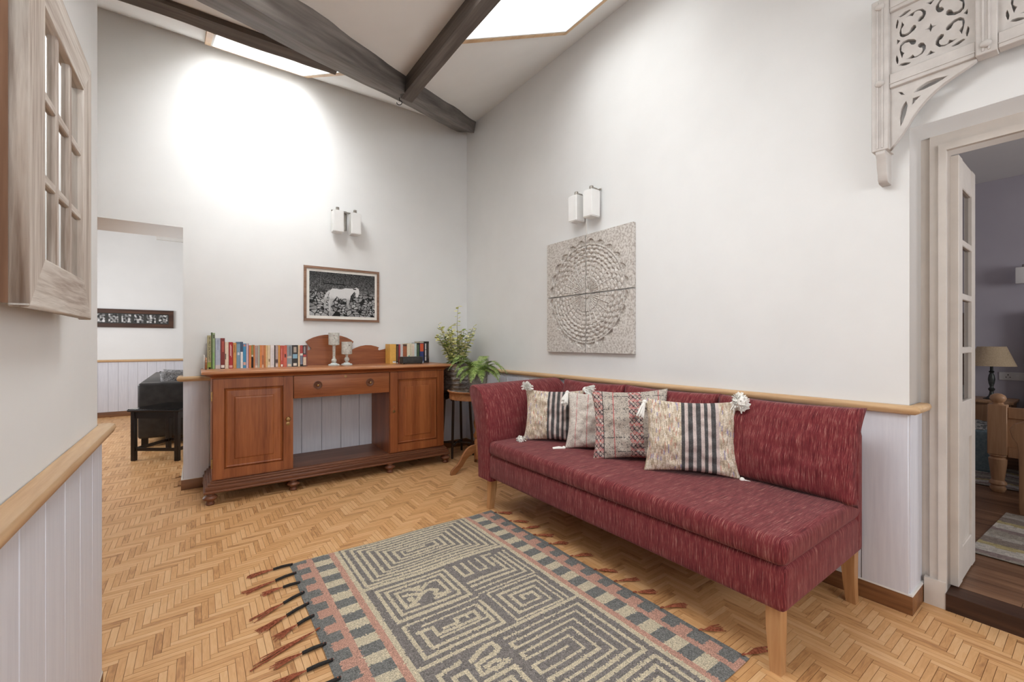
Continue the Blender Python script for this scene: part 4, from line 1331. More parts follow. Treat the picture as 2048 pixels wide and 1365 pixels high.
def ring(u0, v0, u1, v1, w=.0175):
    pline([(u0, v0), (u1, v0), (u1, v1), (u0, v1), (u0, v0)], 1, w)
for side in (0, 1):
    m_ = (lambda u: u) if side == 0 else (lambda u: RW - u)
    def br(u0, v0, u1, v1, c):
        a, b_ = sorted((m_(u0), m_(u1)))
        rect(a, v0, b_, v1, c)
    br(0, 0, .112, RH, 2)
    br(0, 0, .030, RH, 3)
    br(.112, 0, .197, RH, 1)
    br(.197, 0, .226, RH, 2)
    br(.226, 0, .252, RH, 1)
    v = .012
    while v < RH:
        br(.112, v, .197, v + .064, 3)
        br(.0, v - .03, .08, v + .034, 3)
        v += .1225
U0, U1 = .252, RW - .252
# motif 1: long concentric rectangle
nr = 8
for k in range(nr):
    ring(U0 + .018 + k * .0385, .016 + k * .0285, U1 - .018 - k * .0400, .468 - k * .0285, .0155 if k % 2 else .0175)
pline([(.57, .235), (.67, .235)], 1)
for k in range(5):
    rect(.50 + k * .048, .352, .50 + k * .048 + .022, .362, 1)
rect(U0, .484, U1, .502, 1)
# motif 2 left: frames around an X with a comb
ring(.292, .535, .648, .812); ring(.330, .567, .610, .776)
pline([(.365, .60), (.365, .742), (.42, .742)], 1); 
pline([(.37, .602), (.43, .602), (.47, .64), (.52, .602), (.565, .602)], 1, .016)
pline([(.385, .64), (.43, .65), (.46, .672), (.43, .70), (.385, .73)], 1, .018)
pline([(.46, .672), (.50, .655), (.535, .68), (.51, .71), (.575, .735)], 1, .016)
rect(.39, .665, .42, .70, 1); rect(.43, .60, .48, .618, 1)
pline([(.575, .61), (.575, .735), (.50, .742)], 1)
# motif 2 right: comb above nested corners
for k in range(5):
    pline([(.705 + k * .045, .545), (.705 + k * .045, .665)], 1, .014)
pline([(.705, .665), (.75, .665)], 1); pline([(.795, .665), (.84, .665)], 1); pline([(.885, .545), (.93, .545)], 1)
for k in range(4):
    pline([(.685 + k * .0, .835 - k * .036), (1.015 - k * .032, .835 - k * .036), (1.015 - k * .032, .545 + k * .012)], 1, .014)
# motif 3 right: square spiral
sp = [(1.0, .880)]
u0, v0, u1, v1 = .712, .880, .985, 1.095
pl = [(u1 + .02, v1 + .0), (u1 + .02, v0 - .02), (u0, v0 - .02), (u0, v1), (u1 - .01, v1), (u1 - .01, v0 + .015), (u0 + .04, v0 + .015), (u0 + .04, v1 - .035), (u1 - .05, v1 - .035), (u1 - .05, v0 + .05), (u0 + .08, v0 + .05), (u0 + .08, v1 - .07), (u1 - .09, v1 - .07), (u1 - .09, v0 + .085), (u0 + .12, v0 + .085), (u0 + .12, v0 + .11)]
pline(pl, 1, .014)
# motif 3 left: maze with an E
pline([(.30, .85), (.66, .85)], 1, .012)
pline([(.30, .862), (.30, 1.078), (.66, 1.078), (.66, .88)], 1)
pline([(.37, .895), (.625, .895)], 1, .012)
pline([(.335, .925), (.395, .925), (.395, .985), (.595, .985), (.595, .93), (.50, .93), (.50, .962), (.44, .962)], 1)
pline([(.345, .935), (.345, 1.04), (.628, 1.04), (.628, .90)], 1)
pline([(.55, .93), (.55, .955)], 1, .012); rect(.395, 1.0, .62, 1.012, 1)
rect(U0, 1.108, U1, 1.124, 1)
# motif 4 right: combs folding into nested corners
for k in range(5):
    vt, ur, vb = 1.160 + .035 * k, 1.008 - .046 * k, 1.535 - .037 * k
    pline([(.605, vt), (ur, vt), (ur, vb), (.605, vb)], 1, .0155)
for a_, b_ in ((1.195, 1.230), (1.265, 1.300), (1.535, 1.498), (1.461, 1.424)):
    pline([(.605, a_), (.605, b_)], 1, .0155)
pline([(.605, 1.387), (.605, 1.340), (.775, 1.340)], 1, .0155)
# motif 4 left: curling figures
pline([(.545, 1.15), (.555, 1.19), (.53, 1.205), (.44, 1.215), (.43, 1.265), (.50, 1.272), (.55, 1.262)], 1, .018)
pline([(.43, 1.19), (.48, 1.165), (.525, 1.150)], 1, .018)
pline([(.46, 1.245), (.50, 1.235), (.52, 1.245)], 1, .016)
pline([(.30, 1.18), (.395, 1.17)], 1); pline([(.30, 1.18), (.30, 1.42), (.55, 1.42), (.55, 1.30), (.42, 1.30)], 1)
pline([(.34, 1.22), (.39, 1.22), (.39, 1.30), (.34, 1.30), (.34, 1.22)], 1)
pline([(.34, 1.34), (.34, 1.385), (.51, 1.385), (.51, 1.335), (.40, 1.335)], 1)
rect(U0, 1.452, .60, 1.467, 1)
ring(.292, 1.49, .58, 1.76); ring(.33, 1.525, .54, 1.725); ring(.37, 1.56, .50, 1.69)
ring(.64, 1.575, 1.01, 1.765); ring(.68, 1.608, .97, 1.735); pline([(.72, 1.65), (.93, 1.65), (.93, 1.70)], 1)
rect(U0, RH - .012, U1, RH, 1)
PAL = (DARKC, CREAMC, PINKC, DARK2)
rrug = random.Random(21)
def rugcol(u, v):
    j, i = min(GH - 1, int((1 - v) * GH)), min(GW - 1, int(u * GW))
    k = R_[j, i]
    if rrug.random() < .12:                              # woven, uneven edges
        k = R_[min(GH - 1, max(0, j + rrug.choice((-1, 1)))), min(GW - 1, max(0, i + rrug.choice((-1, 1))))]
    c = PAL[k]
    g = rrug.uniform(.78, 1.25) if k in (0, 3) else rrug.uniform(.88, 1.07)
    return (c[0] * g, c[1] * g, c[2] * g)
def rugpt(u, v):
    x = RUG[0] + RW * u
    y = RUG[2] + RH * v
    e = min(1, min(u, 1 - u) * 40) * min(1, min(v, 1 - v) * 60)
    x += .006 * noise.noise(Vector((u * 3, v * 7, 1))) * (1 - e)
    y += .012 * noise.noise(Vector((u * 4, v * 3, 5)))
    return (x, y, .003 + .005 * e + .0015 * noise.noise(Vector((u * 9, v * 12, 3))))
put('weave', grid_me(GW, GH, rugpt, rugcol), 'rug_weave', rug)
def rug_tassel(x, y, d, ln, seed, wrap=True):
    rr = random.Random(seed)
    ang = rr.uniform(-.25, .25) + (.18 if d < 0 else -.3)
    D = Vector((d * math.cos(ang), -abs(math.sin(ang)) if d < 0 else math.sin(ang) * 1.2, 0)).normalized()
    p0 = Vector((x, y, .009))
    wl_ = ln * rr.uniform(.36, .46) if wrap else .012
    p1 = p0 + D * wl_
    bm = bmesh.new()
    for k in range(12):
        s_ = Vector((-D.y, D.x, 0))
        a = rr.uniform(-1, 1)
        m1 = p1 + D * (ln - wl_) * .45 + s_ * a * .012 + Vector((0, 0, rr.uniform(-.002, .003)))
        m2 = p1 + D * (ln - wl_) * rr.uniform(.8, 1.1) + s_ * (a * .020 + rr.uniform(-.006, .006))
        m2.z = rr.uniform(.0025, .006)
        bm_tube(bm, [p1, m1, m2], [.0024, .0024, .0016], 4, False)
    t_ = put('tassel', from_bm(bm), 'yarn_rust', rug)
    if wrap:
        tube('wrapping', [p0 - D * .01, p0 + D * wl_ * .5 + Vector((0, 0, .002)), p1], [.0062, .0072, .0066], 'cord_black', t_, 8)
    tube('knot', [p0 - D * .012 + Vector((0, 0, .002)), p0 + Vector((0, 0, .003)), p0 + D * .008], [.003, .0045, .003], 'yarn_rust', t_, 6)
for k in range(17):
    y = -1.845 - k * .108
    rug_tassel(RUG[0] + .004, y, -1, .20 + .045 * math.sin(k * 2.3), 100 + k, k not in (6, 11))
for k in range(12):
    rug_tassel(RUG[1] - .004, -1.90 - k * .152 + .03 * math.sin(k * 5), 1, .11 + .03 * math.sin(k * 3.1), 200 + k, False)

# ------------------------------------------------------------------ corner: stool, round table, plants
stl = root('plant_stool', 'dark wooden four-legged stool in the corner under the metal tub', 'stool', (-.30, -.315, 0))
SCX, SCY, STZ = -.30, -.315, .70
lathe('seat', [(.155, 0), (.16, .006), (.16, .018), (.153, .024)], (SCX, SCY, STZ - .024), 'stool_dark', stl, 32)
for sx, sy in ((-1, -1), (1, -1), (1, 1), (-1, 1)):
    tube('leg', [(SCX + sx * .095, SCY + sy * .095, STZ - .024), (SCX + sx * .108, SCY + sy * .108, .35), (SCX + sx * .126, SCY + sy * .126, 0)], [.013, .0145, .012], 'stool_dark', stl, 8)
for a in (PI / 4, -PI / 4):
    c, s_ = math.cos(a), math.sin(a)
    tube('stretcher', [(SCX - c * .170, SCY - s_ * .170, .125), (SCX, SCY, .132), (SCX + c * .170, SCY + s_ * .170, .125)], [.010, .011, .010], 'stool_dark', stl, 8)
for (ax, sgn) in (('x', -1), ('x', 1), ('y', -1), ('y', 1)):
    outl = [(-.095, .11), (.095, .11), (.09, .05), (.07, .02), (.045, .03), (.03, .06), (0, .07), (-.03, .06), (-.045, .03), (-.07, .02), (-.09, .05)]
    hole = [(.0 + .014 * math.cos(t * PI / 6) + .058, .072 + .014 * math.sin(t * PI / 6)) for t in range(12)]
    hole2 = [(-p, q) for p, q in hole]
    if ax == 'x':
        M_ = frame_mtx((SCX, SCY + sgn * .098 - .006, STZ - .024 - .11), (1, 0, 0), (0, 0, 1)) @ Matrix.Translation((0, 0, -.012))
    else:
        M_ = frame_mtx((SCX + sgn * .098 - .006, SCY, STZ - .024 - .11), (0, 1, 0), (0, 0, 1))
    plate('bracket', outl, [hole, hole2], .012, M_, 'stool_dark', stl)

tub = root('metal_tub', 'ribbed galvanised metal tub with ring handles on the dark stool', 'tub', (SCX, SCY, STZ))
TBX, TBY = SCX - .0, SCY
prof = [(.0, 0), (.148, 0), (.150, .004)]
for i in range(1, 22):
    z = .004 + i * .012
    prof.append((.150 + z * .085 + (.0045 if i % 4 in (1, 2) else 0), z))
prof += [(.180, .268), (.183, .274), (.178, .276), (.172, .268), (.150, .05), (0, .05)]
lathe('body', prof, (TBX, TBY, STZ), 'galvanised', tub, 40, None, 60)
lathe('soil', [(.171, .235), (0, .242)], (TBX, TBY, STZ), 'soil', tub, 24)
for a in (math.radians(232), math.radians(52)):
    c, s_ = math.cos(a), math.sin(a)
    ctr = Vector((TBX + c * .178, TBY + s_ * .178, STZ + .165))
    tg = Vector((-s_, c, 0))
    tube('ring_handle', [ctr + (tg * math.cos(t * PI / 10) + Vector((c * .25, s_ * .25, 1)) * math.sin(t * PI / 10)) * .033 - Vector((0, 0, .022)) for t in range(21)], .0035, 'galvanised', tub, 6)
    bm = bmesh.new(); bm_box(bm, -.010, .010, -.012, .012, -.014, .014, Matrix.Translation(ctr - Vector((c, s_, 0)) * .006 + Vector((0, 0, .008))) @ Matrix.Rotation(a, 4, 'Z'))
    put('handle_lug', from_bm(bm), 'galvanised', tub)

def leaf_geo(V, F, Cc, P, D, Nn, L, W, col, fold=.25):
    P, D, Nn = Vector(P), Vector(D).normalized(), Vector(Nn)
    S = D.cross(Nn).normalized()
    Nn = S.cross(D).normalized()
    b0 = len(V)
    tip = P + D * L - Nn * L * .18
    mid = P + D * L * .5 - Nn * W * fold
    for q in (P, P + D * L * .28 + S * W * .42, P + D * L * .62 + S * W * .46 - Nn * L * .03, tip, P + D * L * .62 - S * W * .46 - Nn * L * .03, P + D * L * .28 - S * W * .42, mid):
        V.append(tuple(q))
    for a, c in ((0, 1), (1, 2), (2, 3), (3, 4), (4, 5), (5, 0)):
        F.append((b0 + a, b0 + c, b0 + 6))
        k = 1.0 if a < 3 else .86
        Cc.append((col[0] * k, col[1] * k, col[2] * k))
def attr_mesh(V, F, Cc):
    me = bpy.data.meshes.new('foliage')
    me.from_pydata(V, [], F)
    at = me.attributes.new('Col', 'FLOAT_COLOR', 'FACE')
    at.data.foreach_set('color', [q for c in Cc for q in (c[0], c[1], c[2], 1.0)])
    return me
bush = root('variegated_plant', 'bushy plant with yellow and green variegated leaves in the metal tub', 'plant', (TBX, TBY, STZ + .24))
rr = random.Random(31)
V, F, Cc = [], [], []
YEL, YG, GRN, DG = srgb(246, 240, 176), srgb(222, 224, 140), srgb(142, 162, 86), srgb(84, 108, 58)
stems = []
for k in range(26):
    a = rr.uniform(0, 2 * PI)
    ln = rr.uniform(.28, .46)
    out = rr.uniform(.05, .205)
    if k == 0: ln, out, a = .66, .015, 1.0
    if k == 1: ln, out, a = .50, .15, 2.5
    if k == 2: ln, out, a = .47, .14, 5.4
    base = Vector((TBX + .05 * math.cos(a), TBY + .05 * math.sin(a), STZ + .235))
    pts = []
    for t in range(7):
        f = t / 6
        pts.append(base + Vector((math.cos(a) * out * f ** 1.3, math.sin(a) * out * f ** 1.3, ln * (f - .10 * f * f * (out / .2)))) + Vector((rr.uniform(-.006, .006), rr.uniform(-.006, .006), 0)))
    stems.append(pts)
bm = bmesh.new()
for pts in stems:
    for p in pts:                                        # keep clear of the two walls
        p.x = min(p.x, -.055); p.y = min(p.y, -.055)
    bm_tube(bm, pts, [.0036 - .0004 * i for i in range(7)], 5)
    n_l = 22 if pts[-1].z - pts[0].z < .55 else 22
    for i in range(n_l):
        f = .12 + .88 * (i + 1) / n_l
        s_ = f * 6
        i0 = min(5, int(s_))
        P = pts[i0].lerp(pts[i0 + 1], s_ - i0)
        az = i * 2.4 + rr.uniform(-.5, .5)
        el = rr.uniform(-.25, .65)
        D = Vector((math.cos(az) * math.cos(el), math.sin(az) * math.cos(el), math.sin(el)))
        if P.x > -.12 and D.x > 0: D.x *= -1
        if P.y > -.12 and D.y > 0: D.y *= -1
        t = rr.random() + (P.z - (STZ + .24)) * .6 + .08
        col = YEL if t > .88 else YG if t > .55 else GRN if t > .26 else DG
        L = rr.uniform(.040, .066)
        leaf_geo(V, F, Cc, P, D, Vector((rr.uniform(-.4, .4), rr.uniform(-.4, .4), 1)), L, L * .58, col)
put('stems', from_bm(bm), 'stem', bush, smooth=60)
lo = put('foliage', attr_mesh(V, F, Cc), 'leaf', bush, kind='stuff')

DCX, DCY, DTZ = -.405, -.915, .762
drum = root('round_table', 'round wooden tripod table with a glass top beside the sofa arm', 'table', (DCX, DCY, 0))
lathe('drum_apron', [(.262, -.086), (.268, -.086), (.270, -.080), (.268, -.074), (.268, -.014), (.258, -.014)], (DCX, DCY, DTZ), 'drum_wood', drum, 48)
lathe('table_top', [(.0, -.022), (.280, -.022), (.287, -.016), (.287, -.010), (.280, -.006), (0, -.006)], (DCX, DCY, DTZ), 'drum_wood', drum, 48)
lathe('glass_top', [(.0, -.0058), (.276, -.0058), (.277, -.001), (.276, 0), (0, 0)], (DCX, DCY, DTZ), 'glass', drum, 48)
lathe('column', [(.03, .10), (.034, .105), (.036, .16), (.034, .27), (.026, .29), (.040, .31), (.043, .33), (.032, .35), (.024, .37), (.036, .40), (.040, .44), (.030, .50), (.024, .54), (.034, .56), (.036, .58), (.028, .60), (.05, .66), (.05, .685)], (DCX, DCY, 0), 'drum_wood', drum, 24)
def s_foot(a):
    up_ = [(.02, .236), (.06, .235), (.10, .226), (.13, .209), (.155, .184), (.18, .148), (.205, .108), (.23, .080), (.26, .060), (.285, .042), (.297, .022), (.298, 0)]
    lo_ = [(.02, .165), (.06, .165), (.10, .148), (.13, .126), (.155, .098), (.18, .066), (.205, .044), (.23, .024), (.25, .010), (.26, 0)]
    return plate('foot', up_ + lo_[::-1], [], .026, frame_mtx((DCX, DCY, 0), (math.cos(a), math.sin(a), 0), (0, 0, 1)) @ Matrix.Translation((0, 0, -.013)), 'drum_wood', drum, bevel=.003)
for a in (math.radians(184), math.radians(304), math.radians(64)):
    s_foot(a)

pot = root('fern_pot', 'round grey concrete pot on the glass table', 'pot', (DCX - .02, DCY + .02, DTZ))
PX, PY = DCX - .01, DCY + .01
PX, PY = -.385, -.88
lathe('body', [(.0, .0), (.080, 0), (.084, .006), (.098, .150), (.101, .158), (.096, .160), (.090, .152), (.086, .12), (0, .12)], (PX, PY, DTZ), 'concrete_pot', pot, 36)
lathe('soil', [(.087, .128), (0, .136)], (PX, PY, DTZ), 'soil', pot, 24)
fern = root('fern', 'green fern with arching feathery fronds in the grey pot', 'plant', (PX, PY, DTZ + .13))
rr = random.Random(77)
FG = [srgb(126, 150, 74), srgb(150, 172, 92), srgb(104, 130, 60), srgb(166, 184, 112)]
for k in range(26):
    a = k * 2.399 + rr.uniform(-.25, .25)
    ln = rr.uniform(.22, .33)
    rise = rr.uniform(.03, .13)
    if k % 5 == 0: rise = .015
    V, F, Cc = [], [], []
    base = Vector((PX + .03 * math.cos(a), PY + .03 * math.sin(a), DTZ + .130))
    hd = Vector((math.cos(a), math.sin(a), 0))
    pts = []
    N = 15
    for i in range(N + 1):
        t = i / N
        pts.append(base + hd * ln * (t - .12 * t * t) + Vector((0, 0, .05 * math.sin(min(1, t * 4) * PI / 2) + rise * math.sin(PI * t * .8) * 1.2 - (.17 - rise) * t ** 2.6 * .7)))
    for p in pts:
        p.y = max(p.y, -1.50) if p.z < .95 else p.y
    for i in range(2, N + 1):
        P = pts[i]
        T = (pts[i] - pts[i - 1]).normalized()
        S = T.cross(Vector((0, 0, 1))).normalized()
        f = i / N
        pl_ = .058 * math.sin(PI * min(1, f * .8 + .18)) + .008
        for sg in (-1, 1):
            for off in (0, .5):
                Q = P - T * off * (pts[i] - pts[i - 1]).length
                D = (S * sg + T * .55 + Vector((0, 0, -.12))).normalized()
                col = rr.choice(FG)
                b0 = len(V)
                W = T * .0042
                V.extend([tuple(Q - W), tuple(Q + D * pl_ * .55 - W * .9), tuple(Q + D * pl_), tuple(Q + D * pl_ * .55 + W * .9), tuple(Q + W)])
                F.append((b0, b0 + 1, b0 + 2, b0 + 3, b0 + 4)); Cc.append(col)
    for i in range(N):                                   # midrib
        b0 = len(V)
        S = Vector((-hd.y, hd.x, 0)) * .0016
        V.extend([tuple(pts[i] - S), tuple(pts[i] + S), tuple(pts[i + 1] + S * .8), tuple(pts[i + 1] - S * .8)])
        F.append((b0, b0 + 1, b0 + 2, b0 + 3)); Cc.append(FG[2])
    put('frond', attr_mesh(V, F, Cc), 'leaf', fern)

# ------------------------------------------------------------------ pierced timber valance over the bedroom door
val = root('fretwork_valance', 'white pierced timber valance over the bedroom door recess', 'fretwork', (-.045, -3.83, 2.0))
FXB, FXF = -.052, -.078           # panel back and front
def pier(name, outer, holes, x0, x1, mat='fret_white', bev=.0015, parent=None):
    return plate(name, outer, holes, x0 - x1, YZ(x1), mat, parent or val, bevel=bev)
P1a, P1b = -3.852, -3.792
P2a, P2b = -4.170, -4.112
P3a, P3b = -4.488, -4.430
RL0, RL1 = 2.314, 2.376            # lower rail
RT0, RT1 = 2.646, 2.705            # upper rail
for (ya, yb, z0, z1) in ((P1a, P1b, 2.05, 2.72), (P2a, P2b, RL0 - .004, 2.72), (P3a, P3b, RL0 - .004, 2.72)):
    po = box('post', -.100, -.045, ya, yb, z0, z1, 'fret_white', val, .003, 1)
    for q in (.36, .64):
        yy = ya + (yb - ya) * q
        box('bead_strip', -.104, -.100, yy - .0035, yy + .0035, z0 + .01, z1 - .01, 'fret_white', po, .001, 1)
    for z in (2.345, 2.685):
        bm = bmesh.new()
        bmesh.ops.create_uvsphere(bm, u_segments=16, v_segments=10, radius=.017)
        bmesh.ops.transform(bm, matrix=Matrix.Translation((-.104, (ya + yb) / 2, z)) @ Matrix.Diagonal((.6, 1, .85, 1)), verts=bm.verts[:])
        put('boss', from_bm(bm), 'fret_white', po, smooth=180)
for ya, yb in ((P2b, P1a), (P3b, P2a)):
    for z0, z1 in ((RL0, RL1), (RT0, RT1)):
        rl = box('rail', -.092, -.048, ya, yb, z0, z1, 'fret_white', val, .003, 1)
        box('bead_strip', -.095, -.092, ya, yb, z0 + .016, z0 + .022, 'fret_white', rl, .001, 1)
C1 = [(.091, -.083), (.096, -.060), (.100, -.037), (.098, -.019), (.087, -.008), (.070, -.008), (.051, -.018), (.044, -.027), (.045, -.039), (.053, -.043), (.062, -.037), (.068, -.023), (.081, -.020), (.091, -.028), (.092, -.047), (.082, -.061), (.086, -.068)]
C2 = [(.082, -.089), (.063, -.097), (.042, -.101), (.025, -.096), (.014, -.080), (.014, -.065), (.021, -.050), (.031, -.044), (.040, -.048), (.040, -.058), (.033, -.067), (.027, -.068), (.026, -.079), (.031, -.089), (.040, -.094), (.049, -.094), (.055, -.081), (.065, -.088)]
L1 = [(.107, -.055), (.112, -.064), (.112, -.079), (.107, -.098), (.103, -.096), (.101, -.083), (.104, -.067)]
L2 = [(.103, -.107), (.096, -.100), (.082, -.102), (.059, -.111), (.066, -.117), (.082, -.117)]
T1 = [(.108, .014), (.095, .000), (.108, -.014)]
T2 = [(.017, -.112), (.007, -.103), (.0, -.094), (-.007, -.103), (-.017, -.112)]
STAR = [(0, .021), (-.005, .005), (-.021, 0), (-.005, -.005), (0, -.021), (.005, -.005), (.021, 0), (.005, .005)]
def fret_holes(cy, cz):
    H = [[(cy + a, cz + b_) for a, b_ in STAR]]
    for sy in (-1, 1):
        for sz in (-1, 1):
            for sh in (C1, C2, L1, L2):
                H.append([(cy + sy * a, cz + sz * b_) for a, b_ in sh])
        H.append([(cy + sy * a, cz + b_) for a, b_ in T1])
        H.append([(cy + a, cz + sy * b_) for a, b_ in T2])
    return H
for ya, yb in ((P2b, P1a), (P3b, P2a)):
    pier('fret_panel', [(ya, RL1), (yb, RL1), (yb, RT0), (ya, RT0)], fret_holes((ya + yb) / 2, (RL1 + RT0) / 2), FXB, FXF, bev=.001)
# curved bracket under the lower rail
arc = [(-3.852, 2.053), (-3.871, 2.077), (-3.891, 2.105), (-3.909, 2.134), (-3.926, 2.165), (-3.945, 2.193), (-3.969, 2.221), (-3.997, 2.246), (-4.025, 2.264), (-4.060, 2.281), (-4.094, 2.296), (-4.112, 2.308)]
brk = [(P1a, RL0)] + arc + [(P2b, RL0)]
bh = [[(-3.876, 2.294), (-3.891, 2.287), (-3.904, 2.268), (-3.889, 2.272)],
      [(-3.927, 2.264), (-3.941, 2.279), (-3.969, 2.291), (-3.997, 2.293), (-4.038, 2.286), (-4.016, 2.276), (-3.993, 2.268), (-3.960, 2.262)],
      [(-3.925, 2.245), (-3.933, 2.243), (-3.955, 2.244), (-3.938, 2.229), (-3.922, 2.210)],
      [(-3.885, 2.132), (-3.883, 2.176), (-3.887, 2.211), (-3.896, 2.231), (-3.906, 2.242), (-3.911, 2.219), (-3.906, 2.187), (-3.897, 2.158)]]
pier('bracket', brk, bh, FXB, FXF)
# corbel that carries the left post
cor = [(-.046, 2.05), (-.094, 2.05), (-.092, 2.035), (-.080, 2.02), (-.076, 1.985), (-.062, 1.955), (-.060, 1.93), (-.048, 1.918), (.0, 1.915), (.0, 2.05)]
plate('corbel', [(a, b_) for a, b_ in cor], [], .034, frame_mtx((0, P1a + .047, 0), (1, 0, 0), (0, 0, 1)), 'fret_white', val, bevel=.002)
boxes('wall_cleat', [(-.046, .0, P1a + .005, P1b - .005, 2.05, 2.70), (-.046, 0, P2a + .005, P2b - .005, 2.33, 2.70)], 'fret_white', val)

# ------------------------------------------------------------------ bedroom door leaf, standing open
dl = bpy.data.objects.new('door_1', None)
COL.objects.link(dl)
dl.location = (.262, -4.0, BF)
dl['kind'] = 'structure'
LX0, LX1, LY0, LY1 = .262, .672, -4.016, -3.984
LZ0, LZ1 = BF + .008, 2.058
sw = .085
rails = [(LZ0, .24), (.735, .92), (1.148, 1.178), (1.402, 1.432), (1.655, 1.685), (1.925, LZ1)]
boxes('stile', [(LX0, LX0 + sw, LY0, LY1, LZ0, LZ1)], 'door_white', dl, bevel=.002)
boxes('stile', [(LX1 - sw, LX1, LY0, LY1, LZ0, LZ1)], 'door_white', dl, bevel=.002)
for z0, z1 in rails:
    boxes('rail', [(LX0 + sw, LX1 - sw, LY0 + .002, LY1 - .002, z0, z1)], 'door_white', dl, bevel=.003)
for z0, z1 in ((.92, 1.148), (1.178, 1.402), (1.432, 1.655), (1.685, 1.925)):
    box('pane', LX0 + sw, LX1 - sw, -4.002, -3.998, z0, z1, 'pane_dark', dl)
box('panel', LX0 + sw, LX1 - sw, -4.006, -3.994, .24, .735, 'door_white', dl)
for z in (.35, 1.75):
    tube('hinge', [(LX0 - .002, LY1 + .001, z - .04), (LX0 - .002, LY1 + .001, z + .04)], .004, 'door_white', dl, 8)

# ------------------------------------------------------------------ living room things
lsofa = root('leather_sofa', 'dark grey leather sofa in the living room beyond the opening', 'sofa', (-2.65, 3.2, 0))
LSX0, LSX1, LSY0, LSY1 = -3.105, -2.25, 2.02, 4.35
box('armrest', LSX0, LSX1, LSY0, LSY0 + .2, .10, .735, 'leather_dark', lsofa, .03, 3)
box('armrest', LSX0, LSX1, LSY1 - .2, LSY1, .10, .735, 'leather_dark', lsofa, .03, 3)
box('backrest', LSX0, LSX0 + .2, LSY0 + .2, LSY1 - .2, .10, .735, 'leather_dark', lsofa, .03, 3)
box('seat', LSX0 + .2, LSX1 - .01, LSY0 + .2, LSY1 - .2, .12, .44, 'leather_dark', lsofa, .04, 3)
for x in (LSX0 + .06, LSX1 - .06):
    for y in (LSY0 + .06, LSY1 - .06):
        box('foot', x - .03, x + .03, y - .03, y + .03, 0, .11, 'black_wood', lsofa)
for (c, r_, lab, sd) in (((-2.74, 2.37, .655), .3, 'grey fur cushion nearest the arm of the dark leather sofa', 5), ((-2.72, 2.66, .66), -.25, 'grey fur cushion behind another on the dark leather sofa', 8)):
    cu = pillow('fur_cushion', c, (math.cos(r_), math.sin(r_), .0), (0, .25, 1), .40, .40, .16, 'fur_grey', None, 22, sd, wr=.016)
    tag(cu, lab, 'cushion', 'grey fur cushions on the leather sofa')
tb = root('side_table', 'dark wooden side table with a glass top beyond the opening', 'table', (-2.77, 1.43, 0))
TM = Matrix.Translation((-2.768, 1.432, 0)) @ Matrix.Rotation(math.radians(-36), 4, 'Z')
for sx in (-1, 1):
    for sy in (-1, 1):
        box('leg', sx * .22 - .02, sx * .22 + .02, sy * .22 - .02, sy * .22 + .02, 0, .50, 'black_wood', tb, .003, 1, TM)
for sx in (-1, 1):
    box('apron', sx * .22 - .012, sx * .22 + .012, -.2, .2, .43, .50, 'black_wood', tb, 0, 1, TM)
    box('apron', -.2, .2, sx * .22 - .012, sx * .22 + .012, .43, .50, 'black_wood', tb, 0, 1, TM)
    box('stretcher', sx * .22 - .01, sx * .22 + .01, -.2, .2, .10, .13, 'black_wood', tb, 0, 1, TM)
    box('stretcher', -.2, .2, sx * .22 - .01, sx * .22 + .01, .10, .13, 'black_wood', tb, 0, 1, TM)
box('table_top', -.26, .26, -.26, .26, .50, .522, 'black_wood', tb, .006, 2, TM)
box('glass_top', -.255, .255, -.255, .255, .522, .528, 'glass', tb, .001, 1, TM)
fp = root('photo_frame', 'long dark wooden frame of six small photographs on the far living room wall', 'picture', (-3.4, 4.99, 1.45))
FX0, FX1, FZ0, FZ1 = -4.02, -2.896, 1.445, 1.738
mitre_frame(fp, FX0, FX1, FZ0, FZ1, .062, 4.999, 4.965, 'dark_frame')
box('mount', FX0 + .05, FX1 - .05, 4.98, 4.998, FZ0 + .05, FZ1 - .05, 'charcoal', fp)
rs2 = random.Random(9)
for k in range(6):
    x1 = -2.975 - k * .156
    seedk = rs2.random() * 50
    put('photo', grid_me(16, 16, lambda u, v: (x1 - .115 + .115 * u, 4.9795, 1.525 + .135 * v), lambda u, v: (lambda g: (g, g, g))(.02 + .75 * max(0, min(1, .5 + 1.1 * noise.noise(Vector((u * 4 + seedk, v * 4, k))))) ** 2)), 'print', fp)

# ------------------------------------------------------------------ bedroom things
bed = root('bed', 'pale wooden bed with a ball-topped post in the bedroom', 'bed', (3.3, -4.6, BF))
def bed_post(x, y):
    z = BF
    p = lathe('post_foot', [(.030, 0), (.036, .006), (.044, .03), (.036, .05), (.048, .062), (.044, .078), (.034, .09), (.046, .20), (.050, .25), (.040, .262), (.050, .275), (.042, .29)], (x, y, z), 'bed_wood', bed, 22)
    box('post', x - .05, x + .05, y - .05, y + .05, z + .285, z + .66, 'bed_wood', bed, .004, 1)
    lathe('finial', [(.030, .655), (.032, .665), (.026, .672), (.040, .688), (.045, .705), (.038, .725), (.02, .738), (0, .742)], (x, y, z), 'bed_wood', bed, 22)
BPX, BPY = 2.34, -3.925
bed_post(BPX, BPY)
bed_post(BPX, BPY - 1.5)
box('foot_rail', BPX - .025, BPX + .025, BPY - 1.45, BPY - .05, BF + .56, BF + .64, 'bed_wood', bed, .004, 1)
box('foot_panel', BPX - .012, BPX + .012, BPY - 1.45, BPY - .05, BF + .33, BF + .56, 'bed_wood', bed)
box('foot_rail', BPX - .022, BPX + .022, BPY - 1.45, BPY - .05, BF + .27, BF + .35, 'bed_wood', bed, .004, 1)
box('side_rail', BPX + .05, BX - .16, BPY - .02, BPY + .02, BF + .28, BF + .42, 'bed_wood', bed)
box('headboard', BX - .16, BX - .06, BPY - 1.55, BPY - .02, BF, BF + 1.45, 'dark_frame', bed, .01, 2)
